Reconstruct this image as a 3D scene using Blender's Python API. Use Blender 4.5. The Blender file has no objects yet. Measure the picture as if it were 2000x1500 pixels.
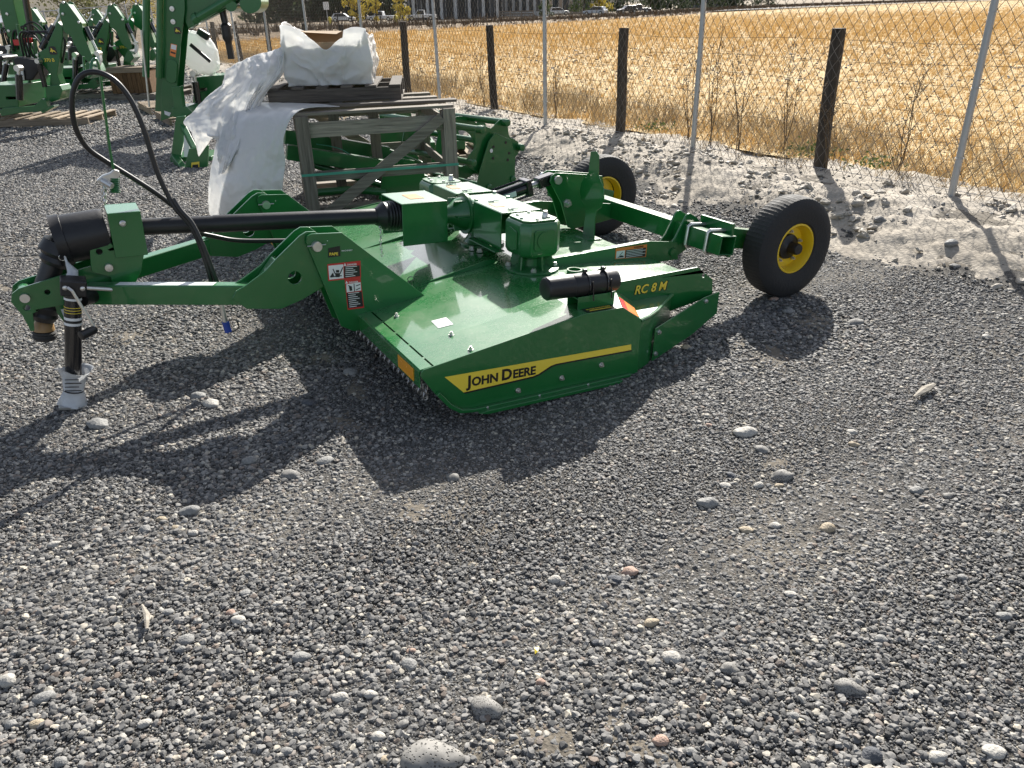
import bpy, bmesh, math, random
import numpy as np
from mathutils import Vector, Matrix, noise
from mathutils.geometry import tessellate_polygon
random.seed(7); RNG = np.random.default_rng(7)
SC = bpy.context.scene; COL = SC.collection
rad = math.radians

# ------------------------------------------------------------ camera
F, CX, CY, CH = 1500.0, 1000.0, 750.0, 1.6            # focal length and centre in pixels of a 2000 px wide picture, eye height
dn = np.array([80.0, -3040.0, -F]); dn /= np.linalg.norm(dn); up_ = -dn
f0 = np.array([0, 0, -1.0]); fw_ = f0 - up_ * f0.dot(up_); fw_ /= np.linalg.norm(fw_)
RC = np.stack([np.cross(fw_, up_), fw_, up_])
cam = bpy.data.objects.new('camera', bpy.data.cameras.new('camera')); COL.objects.link(cam)
cam.matrix_world = Matrix(RC.tolist()).to_4x4(); cam.location = (0, 0, CH)
cam.data.sensor_width = 36; cam.data.lens = 27; cam.data.clip_start = 0.05; cam.data.clip_end = 60000
SC.camera = cam
# ------------------------------------------------------------ sky, sun, exposure
SUN_AZ, SUN_EL = rad(14), rad(32.5)                    # azimuth clockwise from +Y
w = bpy.data.worlds.new('World'); SC.world = w; w.use_nodes = True
nt = w.node_tree; bgn = nt.nodes['Background']
sky = nt.nodes.new('ShaderNodeTexSky'); sky.sky_type = 'NISHITA'; sky.sun_disc = False
sky.sun_elevation = SUN_EL; sky.sun_rotation = SUN_AZ; sky.air_density = 0.9; sky.dust_density = 2.2; sky.altitude = 400
hs = nt.nodes.new('ShaderNodeHueSaturation'); hs.inputs['Saturation'].default_value = 0.62; nt.links.new(sky.outputs[0], hs.inputs['Color'])
nt.links.new(hs.outputs[0], bgn.inputs[0]); bgn.inputs[1].default_value = 0.088
sl = bpy.data.lights.new('sun', 'SUN'); sl.energy = 5.0; sl.angle = rad(0.55); sl.color = (1, 0.955, 0.88)
so = bpy.data.objects.new('sun', sl); COL.objects.link(so)
sd = Vector((math.sin(SUN_AZ)*math.cos(SUN_EL), math.cos(SUN_AZ)*math.cos(SUN_EL), math.sin(SUN_EL)))
so.rotation_euler = (-sd).to_track_quat('-Z', 'Y').to_euler(); so.location = (4, 10, 12)
vs = SC.view_settings; vs.view_transform = 'Standard'; vs.look = 'None'; vs.exposure = 1.08; vs.gamma = 1; vs.use_curve_mapping = False
cy = SC.cycles; cy.use_denoising = True; cy.max_bounces = 6; cy.diffuse_bounces = 3; cy.glossy_bounces = 3; cy.transmission_bounces = 4
cy.transparent_max_bounces = 8; cy.caustics_reflective = False; cy.caustics_refractive = False; cy.sample_clamp_indirect = 4

# ------------------------------------------------------------ pixel helpers: a pixel of the photograph onto a real plane
def ray(px, py): return RC @ np.array([px - CX, CY - py, -F])
def on_z(px, py, z=0.0):
    d = ray(px, py); return np.array([0, 0, CH]) + d * ((z - CH) / d[2])
def on_y(px, py, y):
    d = ray(px, py); return np.array([0, 0, CH]) + d * (y / d[1])
def gx(px, dist):                                      # x at a given distance for a pixel column (at the horizon)
    d = ray(px, 12); return d[0] / d[1] * dist

# ------------------------------------------------------------ ground height
FA = np.array([3.40, 6.05]); FD = np.array([-0.529, 0.8486]); FN = np.array([0.8486, 0.529])   # fence line, its direction and its far side
def sst(a, b, x): t = np.clip((x - a) / (b - a), 0, 1); return t * t * (3 - 2 * t)
def fence_s(x, y): return (x - FA[0]) * FN[0] + (y - FA[1]) * FN[1]
def height(x, y):
    s = fence_s(x, y); d = np.hypot(x, y)
    z = 0.17 * sst(-1.35, -0.35, s) - 0.07 * sst(0.0, 1.5, s)
    z = z + 0.007*np.sin(1.9*x + 0.8*y + 0.6)*np.sin(1.3*y - 0.9*x) + 0.004*np.sin(4.1*x - 2.3*y)*np.sin(3.7*y + 1.1*x)
    return z - 1.1 * sst(25, 190, d)
def ground_at(px, py):
    z = 0.0
    for _ in range(12): p = on_z(px, py, z); z = float(height(p[0], p[1])) * 0.6 + z * 0.4
    return on_z(px, py, z)

# ------------------------------------------------------------ materials
def new_mat(name):
    m = bpy.data.materials.new(name); m.use_nodes = True; n = m.node_tree
    return m, n, n.nodes, n.links, n.nodes['Principled BSDF']
def pbr(name, col, rough=0.5, metal=0.0, var=0.15, scale=6.0, bump=0.0, bscale=60.0, coat=0.0, dust=0.0, dustcol=(0.30, 0.27, 0.22), stretch=None, spec=0.5, trans=0.0):
    m, n, N, L, b = new_mat(name)
    tc = N.new('ShaderNodeTexCoord'); src = tc.outputs['Object']
    if stretch:
        mp = N.new('ShaderNodeMapping'); mp.inputs['Scale'].default_value = stretch; L.new(src, mp.inputs[0]); src = mp.outputs[0]
    nz = N.new('ShaderNodeTexNoise'); nz.inputs['Scale'].default_value = scale; nz.inputs['Detail'].default_value = 5; L.new(src, nz.inputs['Vector'])
    mx = N.new('ShaderNodeMix'); mx.data_type = 'RGBA'; L.new(nz.outputs[0], mx.inputs[0])
    mx.inputs[6].default_value = (*[c * (1 - var) for c in col], 1); mx.inputs[7].default_value = (*[min(1, c * (1 + var)) for c in col], 1)
    out = mx.outputs[2]
    rr = N.new('ShaderNodeMapRange'); rr.inputs[3].default_value = rough * 0.8; rr.inputs[4].default_value = min(1, rough * 1.25); L.new(nz.outputs[0], rr.inputs[0])
    rout = rr.outputs[0]
    if dust > 0:
        ge = N.new('ShaderNodeNewGeometry'); sx = N.new('ShaderNodeSeparateXYZ'); L.new(ge.outputs['Normal'], sx.inputs[0])
        n2 = N.new('ShaderNodeTexNoise'); n2.inputs['Scale'].default_value = 3.0; n2.inputs['Detail'].default_value = 8; n2.inputs['Roughness'].default_value = 0.7; L.new(tc.outputs['Object'], n2.inputs['Vector'])
        n3 = N.new('ShaderNodeTexNoise'); n3.inputs['Scale'].default_value = 90.0; n3.inputs['Detail'].default_value = 3; L.new(tc.outputs['Object'], n3.inputs['Vector'])
        r2 = N.new('ShaderNodeMapRange'); r2.inputs[1].default_value = 0.42; r2.inputs[2].default_value = 0.75; L.new(n2.outputs[0], r2.inputs[0])
        r3 = N.new('ShaderNodeMapRange'); r3.inputs[1].default_value = 0.5; r3.inputs[2].default_value = 0.68; L.new(n3.outputs[0], r3.inputs[0])
        ad = N.new('ShaderNodeMath'); ad.operation = 'MULTIPLY_ADD'; ad.inputs[1].default_value = 0.4; L.new(r3.outputs[0], ad.inputs[0]); L.new(r2.outputs[0], ad.inputs[2])
        upm = N.new('ShaderNodeMapRange'); upm.inputs[1].default_value = 0.2; upm.inputs[2].default_value = 0.9; upm.inputs[3].default_value = 0.08; L.new(sx.outputs[2], upm.inputs[0])
        mu = N.new('ShaderNodeMath'); mu.operation = 'MULTIPLY'; L.new(ad.outputs[0], mu.inputs[0]); L.new(upm.outputs[0], mu.inputs[1])
        mu2 = N.new('ShaderNodeMath'); mu2.operation = 'MULTIPLY'; mu2.use_clamp = True; mu2.inputs[1].default_value = dust; L.new(mu.outputs[0], mu2.inputs[0])
        m3 = N.new('ShaderNodeMix'); m3.data_type = 'RGBA'; L.new(mu2.outputs[0], m3.inputs[0]); L.new(out, m3.inputs[6]); m3.inputs[7].default_value = (*dustcol, 1); out = m3.outputs[2]
        ra = N.new('ShaderNodeMath'); ra.operation = 'MULTIPLY_ADD'; ra.use_clamp = True; ra.inputs[1].default_value = 0.35; L.new(mu2.outputs[0], ra.inputs[0]); L.new(rout, ra.inputs[2]); rout = ra.outputs[0]
    L.new(out, b.inputs['Base Color']); L.new(rout, b.inputs['Roughness'])
    b.inputs['Metallic'].default_value = metal; b.inputs['Coat Weight'].default_value = coat; b.inputs['Coat Roughness'].default_value = 0.06; b.inputs['Specular IOR Level'].default_value = spec
    if bump > 0:
        nb = N.new('ShaderNodeTexNoise'); nb.inputs['Scale'].default_value = bscale; nb.inputs['Detail'].default_value = 6; L.new(src, nb.inputs['Vector'])
        bp = N.new('ShaderNodeBump'); bp.inputs['Strength'].default_value = bump; bp.inputs['Distance'].default_value = 0.01; L.new(nb.outputs[0], bp.inputs['Height']); L.new(bp.outputs[0], b.inputs['Normal'])
    if trans > 0:
        tr = N.new('ShaderNodeBsdfTranslucent'); L.new(out, tr.inputs[0]); ms = N.new('ShaderNodeMixShader'); ms.inputs[0].default_value = trans
        L.new(b.outputs[0], ms.inputs[1]); L.new(tr.outputs[0], ms.inputs[2]); L.new(ms.outputs[0], N['Material Output'].inputs[0])
    return m
def wood(name, c1, c2, axis='X', scale=14.0, rough=0.85):
    m, n, N, L, b = new_mat(name)
    tc = N.new('ShaderNodeTexCoord'); oi = N.new('ShaderNodeObjectInfo'); mp = N.new('ShaderNodeMapping')
    mp.inputs['Scale'].default_value = {'X': (0.5, 9, 9), 'Y': (9, 0.5, 9), 'Z': (9, 9, 0.5)}[axis]
    L.new(tc.outputs['Object'], mp.inputs[0]); ml = N.new('ShaderNodeMath'); ml.operation = 'MULTIPLY'; ml.inputs[1].default_value = 40; L.new(oi.outputs['Random'], ml.inputs[0]); L.new(ml.outputs[0], mp.inputs['Location'])
    nz = N.new('ShaderNodeTexNoise'); nz.inputs['Scale'].default_value = scale * 0.4; nz.inputs['Detail'].default_value = 8; nz.inputs['Roughness'].default_value = 0.65; nz.inputs['Distortion'].default_value = 0.6; L.new(mp.outputs[0], nz.inputs['Vector'])
    cr = N.new('ShaderNodeValToRGB'); cr.color_ramp.elements[0].position = 0.3; cr.color_ramp.elements[1].position = 0.72
    cr.color_ramp.elements[0].color = (*c1, 1); cr.color_ramp.elements[1].color = (*c2, 1); L.new(nz.outputs[0], cr.inputs[0])
    hv = N.new('ShaderNodeHueSaturation'); rv = N.new('ShaderNodeMapRange'); rv.inputs[3].default_value = 0.7; rv.inputs[4].default_value = 1.25; L.new(oi.outputs['Random'], rv.inputs[0]); L.new(rv.outputs[0], hv.inputs['Value']); L.new(cr.outputs[0], hv.inputs['Color'])
    L.new(hv.outputs[0], b.inputs['Base Color']); b.inputs['Roughness'].default_value = rough; b.inputs['Specular IOR Level'].default_value = 0.25
    bp = N.new('ShaderNodeBump'); bp.inputs['Strength'].default_value = 0.5; bp.inputs['Distance'].default_value = 0.006; L.new(nz.outputs[0], bp.inputs['Height']); L.new(bp.outputs[0], b.inputs['Normal'])
    return m
def leafmat(name, c1, c2, trans=0.4):
    m, n, N, L, b = new_mat(name)
    ge = N.new('ShaderNodeNewGeometry'); oi = N.new('ShaderNodeObjectInfo')
    ad = N.new('ShaderNodeMath'); ad.operation = 'ADD'; L.new(ge.outputs['Random Per Island'], ad.inputs[0]); L.new(oi.outputs['Random'], ad.inputs[1]); fr = N.new('ShaderNodeMath'); fr.operation = 'FRACT'; L.new(ad.outputs[0], fr.inputs[0])
    mx = N.new('ShaderNodeMix'); mx.data_type = 'RGBA'; L.new(fr.outputs[0], mx.inputs[0]); mx.inputs[6].default_value = (*c1, 1); mx.inputs[7].default_value = (*c2, 1)
    L.new(mx.outputs[2], b.inputs['Base Color']); b.inputs['Roughness'].default_value = 0.6; b.inputs['Specular IOR Level'].default_value = 0.3
    tr = N.new('ShaderNodeBsdfTranslucent'); L.new(mx.outputs[2], tr.inputs[0]); ms = N.new('ShaderNodeMixShader'); ms.inputs[0].default_value = trans
    L.new(b.outputs[0], ms.inputs[1]); L.new(tr.outputs[0], ms.inputs[2]); L.new(ms.outputs[0], N['Material Output'].inputs[0])
    return m
def ground_mat(name, cols, scale, bump=0.6, bs=40, dist=0.02, extra=None):
    m, n, N, L, b = new_mat(name)
    tc = N.new('ShaderNodeTexCoord'); nz = N.new('ShaderNodeTexNoise'); nz.inputs['Scale'].default_value = scale; nz.inputs['Detail'].default_value = 9; nz.inputs['Roughness'].default_value = 0.62; L.new(tc.outputs['Object'], nz.inputs['Vector'])
    cr = N.new('ShaderNodeValToRGB'); e = cr.color_ramp.elements
    e[0].position = 0.3; e[0].color = (*cols[0], 1); e[1].position = 0.7; e[1].color = (*cols[-1], 1)
    if len(cols) > 2:
        k = e.new(0.5); k.color = (*cols[1], 1)
    L.new(nz.outputs[0], cr.inputs[0]); out = cr.outputs[0]
    n2 = N.new('ShaderNodeTexNoise'); n2.inputs['Scale'].default_value = bs; n2.inputs['Detail'].default_value = 6; L.new(tc.outputs['Object'], n2.inputs['Vector'])
    if extra:
        mx = N.new('ShaderNodeMix'); mx.data_type = 'RGBA'; r = N.new('ShaderNodeMapRange'); r.inputs[1].default_value = 0.35; r.inputs[2].default_value = 0.65; L.new(n2.outputs[0], r.inputs[0]); L.new(r.outputs[0], mx.inputs[0])
        mx.blend_type = 'MULTIPLY'; mx.inputs[0].default_value = 1; L.new(out, mx.inputs[6]); cc = N.new('ShaderNodeMix'); cc.data_type = 'RGBA'; L.new(r.outputs[0], cc.inputs[0]); cc.inputs[6].default_value = (extra, extra, extra, 1); cc.inputs[7].default_value = (1, 1, 1, 1)
        L.remove(mx.inputs[0].links[0]); mx.inputs[0].default_value = 1.0; L.new(cc.outputs[2], mx.inputs[7]); out = mx.outputs[2]
    L.new(out, b.inputs['Base Color']); b.inputs['Roughness'].default_value = 0.92; b.inputs['Specular IOR Level'].default_value = 0.2
    bp = N.new('ShaderNodeBump'); bp.inputs['Strength'].default_value = bump; bp.inputs['Distance'].default_value = dist; L.new(n2.outputs[0], bp.inputs['Height']); L.new(bp.outputs[0], b.inputs['Normal'])
    return m
M = {}
M['green'] = pbr('green_paint', (0.008, 0.132, 0.028), 0.30, coat=0.6, var=0.12, scale=4, dust=0.15, dustcol=(0.22, 0.25, 0.17))
M['deckgreen'] = pbr('deck_paint', (0.009, 0.150, 0.030), 0.24, coat=1.0, var=0.18, scale=5, dust=0.34, dustcol=(0.25, 0.28, 0.18), bump=0.015, bscale=5)
M['farmgreen'] = pbr('implement_green', (0.008, 0.118, 0.026), 0.32, coat=0.4, var=0.12, scale=3, dust=0.35, dustcol=(0.2, 0.22, 0.15))
M['cast'] = pbr('cast_green', (0.009, 0.130, 0.029), 0.33, coat=0.5, var=0.1, bump=0.12, bscale=140, dust=0.2)
M['black'] = pbr('black_plastic', (0.010, 0.010, 0.0115), 0.40, var=0.3, dust=0.10, dustcol=(0.16, 0.15, 0.13), bump=0.04, bscale=80)
M['blackpaint'] = pbr('black_paint', (0.008, 0.008, 0.010), 0.2, coat=0.5, var=0.2)
M['rubber'] = pbr('tyre_rubber', (0.018, 0.018, 0.019), 0.72, var=0.35, scale=12, bump=0.35, bscale=60, dust=0.4, dustcol=(0.15, 0.14, 0.12))
M['hose'] = pbr('hose_rubber', (0.012, 0.012, 0.013), 0.38, var=0.2)
M['zinc'] = pbr('zinc', (0.62, 0.61, 0.58), 0.33, metal=0.9, var=0.2, scale=30)
M['galv'] = pbr('galvanised', (0.42, 0.43, 0.44), 0.5, metal=0.75, var=0.15, scale=18)
M['wire'] = pbr('mesh_wire', (0.11, 0.10, 0.09), 0.6, metal=0.3, var=0.15)
M['barb'] = pbr('rusty_wire', (0.11, 0.075, 0.05), 0.75, metal=0.3)
M['steel'] = pbr('chain_steel', (0.3, 0.3, 0.3), 0.4, metal=0.9, var=0.3, scale=40)
M['yellow'] = pbr('rim_yellow', (0.84, 0.56, 0.015), 0.32, coat=0.4, var=0.08, dust=0.2)
M['decal'] = pbr('decal_yellow', (0.86, 0.66, 0.06), 0.35, var=0.03, coat=0.3)
M['amber'] = pbr('amber_reflector', (0.85, 0.36, 0.01), 0.25, var=0.08, scale=50, coat=0.6, bump=0.2, bscale=200)
M['red'] = pbr('red_decal', (0.55, 0.03, 0.03), 0.35, var=0.05)
M['orange'] = pbr('orange_decal', (0.8, 0.23, 0.05), 0.35, var=0.05)
M['white'] = pbr('white_print', (0.76, 0.77, 0.76), 0.45, var=0.03)
M['ink'] = pbr('black_print', (0.012, 0.012, 0.012), 0.4, var=0.1)
M['grease'] = pbr('greasy_tan', (0.28, 0.17, 0.07), 0.4, var=0.4)
M['blue'] = pbr('blue_cap', (0.02, 0.06, 0.35), 0.4)
M['plastic'] = pbr('white_sheeting', (0.86, 0.86, 0.85), 0.22, var=0.03, scale=5, bump=0.03, bscale=22, trans=0.48, dust=0.07, dustcol=(0.38, 0.36, 0.33))
M['bag'] = pbr('plastic_bag', (0.66, 0.68, 0.70), 0.25, var=0.15, scale=40, bump=0.4, bscale=50, trans=0.25)
M['card'] = pbr('cardboard', (0.30, 0.21, 0.125), 0.85, var=0.15)
M['strap'] = pbr('strap_green', (0.07, 0.30, 0.22), 0.4, var=0.1)
M['greywood'] = wood('weathered_wood', (0.12, 0.105, 0.088), (0.34, 0.30, 0.25), 'X')
M['greywoodz'] = wood('weathered_wood_upright', (0.12, 0.105, 0.088), (0.33, 0.29, 0.24), 'Z')
M['palewood'] = wood('pallet_wood', (0.20, 0.155, 0.11), (0.42, 0.34, 0.25), 'X')
M['darkwood'] = wood('old_pallet_wood', (0.055, 0.048, 0.042), (0.17, 0.148, 0.125), 'X')
M['postwood'] = wood('creosoted_post', (0.022, 0.019, 0.016), (0.085, 0.072, 0.06), 'Z')
M['bark'] = wood('bark', (0.04, 0.03, 0.022), (0.12, 0.095, 0.07), 'Z')
M['glass'] = pbr('dark_glass', (0.03, 0.04, 0.05), 0.08, var=0.1)

# ------------------------------------------------------------ mesh builder
class MB:
    def __init__(s): s.v = []; s.f = []
    def add(s, vs, fs):
        o = len(s.v); s.v += [tuple(map(float, p)) for p in vs]; s.f += [tuple(i + o for i in f) for f in fs]; return s
    def box(s, a, b, c, d, e, f):
        return s.add([(a,c,e),(b,c,e),(b,d,e),(a,d,e),(a,c,f),(b,c,f),(b,d,f),(a,d,f)], [(0,3,2,1),(4,5,6,7),(0,1,5,4),(1,2,6,5),(2,3,7,6),(3,0,4,7)])
    def beam(s, p, q, wd, ht, up=(0, 0, 1)):
        p = Vector(p); q = Vector(q); d = (q - p).normalized(); sd = d.cross(Vector(up)).normalized(); u = sd.cross(d)
        vs = [c + sd * (a * wd / 2) + u * (b * ht / 2) for c in (p, q) for a, b in ((-1,-1),(1,-1),(1,1),(-1,1))]
        return s.add(vs, [(0,1,2,3),(7,6,5,4),(0,4,5,1),(1,5,6,2),(2,6,7,3),(3,7,4,0)])
    def prism(s, poly, axis, a, b, holes=()):
        loops = [list(poly)] + [list(h) for h in holes]
        P = {'v': lambda x, y, t: (x, t, y), 'u': lambda x, y, t: (t, x, y), 'w': lambda x, y, t: (x, y, t)}[axis]
        flat = [p for l in loops for p in l]; n = len(flat)
        if holes: tris = tessellate_polygon([[Vector((x, y, 0)) for x, y in l] for l in loops])
        else: tris = [tuple(range(n))]
        vs = [P(x, y, a) for x, y in flat] + [P(x, y, b) for x, y in flat]
        fs = [tuple(t) for t in tris] + [tuple(i + n for i in reversed(t)) for t in tris]; o = 0
        for l in loops:
            k = len(l)
            for i in range(k): fs.append((o + i, o + (i + 1) % k, n + o + (i + 1) % k, n + o + i))
            o += k
        return s.add(vs, fs)
    def tube(s, pts, r, n=12, caps=True):
        pts = [Vector(p) for p in pts]; R = r if hasattr(r, '__len__') else [r] * len(pts); ring = []; prev = None
        for i, p in enumerate(pts):
            d = (pts[min(i + 1, len(pts) - 1)] - pts[max(i - 1, 0)]).normalized()
            if prev is None: a = d.orthogonal().normalized()
            else: a = (prev - d * prev.dot(d)); a = a.normalized() if a.length > 1e-6 else d.orthogonal().normalized()
            prev = a; b = d.cross(a)
            ring.append([p + (a * math.cos(t) + b * math.sin(t)) * R[i] for t in [2 * math.pi * k / n for k in range(n)]])
        vs = [q for rr in ring for q in rr]; fs = []
        for i in range(len(pts) - 1):
            for k in range(n): fs.append((i*n + k, i*n + (k+1) % n, (i+1)*n + (k+1) % n, (i+1)*n + k))
        if caps: fs.append(tuple(range(n - 1, -1, -1))); fs.append(tuple(range((len(pts)-1)*n, len(pts)*n)))
        return s.add(vs, fs)
    def lathe(s, prof, c, d, n=24, closed=False, caps=True):            # profile of (along, radius)
        c = Vector(c); d = Vector(d).normalized(); a = d.orthogonal().normalized(); b = d.cross(a); m = len(prof)
        vs = [c + d * t + (a * math.cos(2*math.pi*k/n) + b * math.sin(2*math.pi*k/n)) * max(r, 1e-4) for t, r in prof for k in range(n)]; fs = []
        for i in range(m if closed else m - 1):
            j = (i + 1) % m
            for k in range(n): fs.append((i*n + k, i*n + (k+1) % n, j*n + (k+1) % n, j*n + k))
        if not closed and caps: fs.append(tuple(range(n - 1, -1, -1))); fs.append(tuple(range((m-1)*n, m*n)))
        return s.add(vs, fs)
    def ring(s, c, d, R, r, n=14, m=6, sx=1.0, xd=None):
        c = Vector(c); d = Vector(d).normalized(); a = (Vector(xd) if xd else d.orthogonal()).normalized(); b = d.cross(a); vs = []; fs = []
        for i in range(n):
            t = 2*math.pi*i/n; e = a * math.cos(t) * sx + b * math.sin(t); en = (a * math.cos(t) + b * math.sin(t)).normalized()
            for k in range(m): q = 2*math.pi*k/m; vs.append(c + e * R + (en * math.cos(q) + d * math.sin(q)) * r)
        for i in range(n):
            for k in range(m): fs.append((i*m + k, ((i+1) % n)*m + k, ((i+1) % n)*m + (k+1) % m, i*m + (k+1) % m))
        return s.add(vs, fs)
    def build(s, name, mat, parent=None, bevel=0.0, smooth=32, seg=2):
        me = bpy.data.meshes.new(name); me.from_pydata(s.v, [], s.f); me.validate()
        bm = bmesh.new(); bm.from_mesh(me); bmesh.ops.recalc_face_normals(bm, faces=bm.faces); bm.to_mesh(me); bm.free()
        if smooth:
            me.polygons.foreach_set('use_smooth', [True] * len(me.polygons)); me.set_sharp_from_angle(angle=rad(smooth))
        me.materials.append(M[mat] if isinstance(mat, str) else mat)
        o = bpy.data.objects.new(name, me); COL.objects.link(o)
        if parent: o.parent = parent
        if bevel > 0:
            bv = o.modifiers.new('bevel', 'BEVEL'); bv.width = bevel; bv.segments = seg; bv.limit_method = 'ANGLE'; bv.angle_limit = rad(35); bv.harden_normals = True
        return o
def tag(o, label=None, cat=None, group=None, kind=None):
    for k, v in (('label', label), ('category', cat), ('group', group), ('kind', kind)):
        if v: o[k] = v
    return o
def empty(name, label, cat, loc=(0, 0, 0), rot=(0, 0, 0), group=None):
    o = bpy.data.objects.new(name, None); COL.objects.link(o); o.location = loc; o.rotation_euler = rot; o.empty_display_size = 0.1
    return tag(o, label, cat, group)
def copy_tree(o, parent=None):
    c = o.copy(); COL.objects.link(c); c.parent = parent
    for ch in o.children: copy_tree(ch, c)
    return c
def dup(o, parent, loc, rot=None):
    c = o.copy(); COL.objects.link(c); c.parent = parent; c.location = loc
    if rot: c.rotation_euler = rot
    return c
def circ(cx, cy_, r, n=14, a0=0, a1=360):
    full = abs(a1 - a0) >= 360
    return [(cx + r*math.cos(rad(a0 + (a1-a0)*i/(n if full else n-1))), cy_ + r*math.sin(rad(a0 + (a1-a0)*i/(n if full else n-1)))) for i in range(n)]
def catmull(P, n=8):
    P = [Vector(p) for p in P]; Q = [P[0]] + P + [P[-1]]; out = []
    for i in range(1, len(Q) - 2):
        for k in range(n):
            t = k / n; a, b, c, d = Q[i-1], Q[i], Q[i+1], Q[i+2]
            out.append(0.5 * ((2*b) + (c - a)*t + (2*a - 5*b + 4*c - d)*t*t + (3*b - a - 3*c + d)*t**3))
    return out + [P[-1]]
def text_mesh(body, size, shear=0.0, bold=0.0):
    cu = bpy.data.curves.new('t', 'FONT'); cu.body = body; cu.size = size; cu.shear = shear; cu.offset = bold * size; cu.extrude = 0.0006; cu.resolution_u = 3
    o = bpy.data.objects.new('t', cu); COL.objects.link(o); dg = bpy.context.evaluated_depsgraph_get(); dg.update()
    me = bpy.data.meshes.new_from_object(o.evaluated_get(dg)); bpy.data.objects.remove(o); bpy.data.curves.remove(cu); return me
def lettering(parts, mat, parent, org, xd, yd, shear=0.0, bold=0.01, width=None, name='lettering'):
    """parts: list of (text, size). Lays the words out along xd from org, optionally fitted to a width."""
    V = []; Fc = []; x = 0.0
    for body, size in parts:
        if body == ' ': x += size * 0.3; continue
        me = text_mesh(body, size, shear, bold); co = np.array([v.co[:] for v in me.vertices]); k = len(V)
        V += [(p[0] + x, p[1], p[2]) for p in co]; Fc += [tuple(i + k for i in p.vertices) for p in me.polygons]; x += co[:, 0].max() + size * 0.06; bpy.data.meshes.remove(me)
    sc = width / x if width else 1.0
    xd = Vector(xd).normalized(); yd = Vector(yd); yd = (yd - xd * yd.dot(xd)).normalized(); zd = xd.cross(yd); org = Vector(org)
    b = MB(); b.add([org + xd * (p[0]*sc) + yd * (p[1]*sc) + zd * p[2] for p in V], Fc)
    return b.build(name, mat, parent, smooth=0)
def quad_plate(pts, t, nrm):
    b = MB(); n = len(pts); nv = Vector(nrm) * t
    return b.add([Vector(p) for p in pts] + [Vector(p) + nv for p in pts], [tuple(range(n)), tuple(range(2*n-1, n-1, -1))] + [(i, (i+1) % n, n + (i+1) % n, n + i) for i in range(n)])

# ============================================================ the setting
def sheet(name, X, Y, mat, lift=0.0, Z=None, smooth=True, attrs=None):
    """A grid mesh from 2-D arrays of world x and y, following the ground height."""
    Z = (height(X, Y) if Z is None else Z) + lift; h, w_ = X.shape
    me = bpy.data.meshes.new(name); me.vertices.add(h*w_); me.vertices.foreach_set('co', np.stack([X, Y, Z], -1).astype(np.float32).ravel())
    i = np.arange((h-1)*(w_-1)); r = i // (w_-1); c = i % (w_-1); a = r*w_ + c
    q = np.stack([a, a+1, a+w_+1, a+w_], -1).astype(np.int32); nq = len(q)
    me.loops.add(nq*4); me.loops.foreach_set('vertex_index', q.ravel()); me.polygons.add(nq); me.polygons.foreach_set('loop_start', np.arange(nq, dtype=np.int32)*4)
    me.update(calc_edges=True); me.validate()
    bm = bmesh.new(); bm.from_mesh(me); bm.normal_update()
    if sum(f.normal.z for f in bm.faces) < 0: bmesh.ops.reverse_faces(bm, faces=bm.faces)
    bm.to_mesh(me); bm.free()
    me.polygons.foreach_set('use_smooth', [smooth]*len(me.polygons))
    for k, v in (attrs or {}).items():
        at = me.attributes.new(k, 'FLOAT', 'POINT'); at.data.foreach_set('value', v.astype(np.float32).ravel())
    me.materials.append(mat); o = bpy.data.objects.new(name, me); COL.objects.link(o); return o
def fnoise(X, Y, sc, seed=0.0, oct=3):
    out = np.empty(X.size)
    for i, (x, y) in enumerate(zip(X.ravel(), Y.ravel())): out[i] = noise.fractal((x*sc + seed, y*sc - seed, seed*0.37), 1.0, 2.0, oct)
    return out.reshape(X.shape)
M['earth'] = ground_mat('dry_earth', [(0.16, 0.115, 0.07), (0.22, 0.165, 0.10), (0.29, 0.22, 0.13)], 0.6, 0.5, 8, 0.05, 0.6)
M['yard'] = ground_mat('yard_dust', [(0.10, 0.095, 0.088), (0.145, 0.136, 0.122), (0.27, 0.24, 0.195)], 1.6, 0.8, 120, 0.012, 0.35)
M['berm'] = ground_mat('pale_silt', [(0.33, 0.29, 0.235), (0.41, 0.365, 0.30), (0.49, 0.44, 0.37)], 2.2, 0.55, 45, 0.015, 0.75)
M['fieldm'] = ground_mat('stubble_ground', [(0.46, 0.325, 0.14), (0.56, 0.41, 0.195), (0.66, 0.505, 0.27)], 1.3, 0.8, 9, 0.08, 0.6)
M['vergem'] = ground_mat('dry_verge', [(0.15, 0.10, 0.055), (0.23, 0.16, 0.09), (0.30, 0.22, 0.13)], 0.8, 0.8, 5, 0.1, 0.6)
M['asphalt'] = ground_mat('asphalt', [(0.10, 0.10, 0.10), (0.13, 0.13, 0.13)], 0.5, 0.2, 60, 0.01)
M['hill'] = ground_mat('hill', [(0.12, 0.11, 0.09), (0.19, 0.165, 0.12)], 0.004, 0.3, 0.02, 8)
g1 = np.concatenate([-np.geomspace(40, 12000, 26)[::-1], np.linspace(-38, 38, 39), np.geomspace(40, 12000, 26)])
g2 = np.concatenate([-np.geomspace(15, 3000, 10)[::-1], np.linspace(-12, 60, 37), np.geomspace(64, 14000, 34)])
X, Y = np.meshgrid(g1, g2); tag(sheet('ground', X, Y, M['earth'], -0.10), kind='structure')
# yard: everything this side of the fence
t = np.linspace(-14, 52, 120); s = np.concatenate([-np.geomspace(1.0, 45, 90)[::-1]])
T, S = np.meshgrid(t, s); X = FA[0] + FD[0]*T + FN[0]*S; Y = FA[1] + FD[1]*T + FN[1]*S
yard = tag(sheet('yard_ground', X, Y, M['yard'], 0.0), kind='structure')
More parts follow.
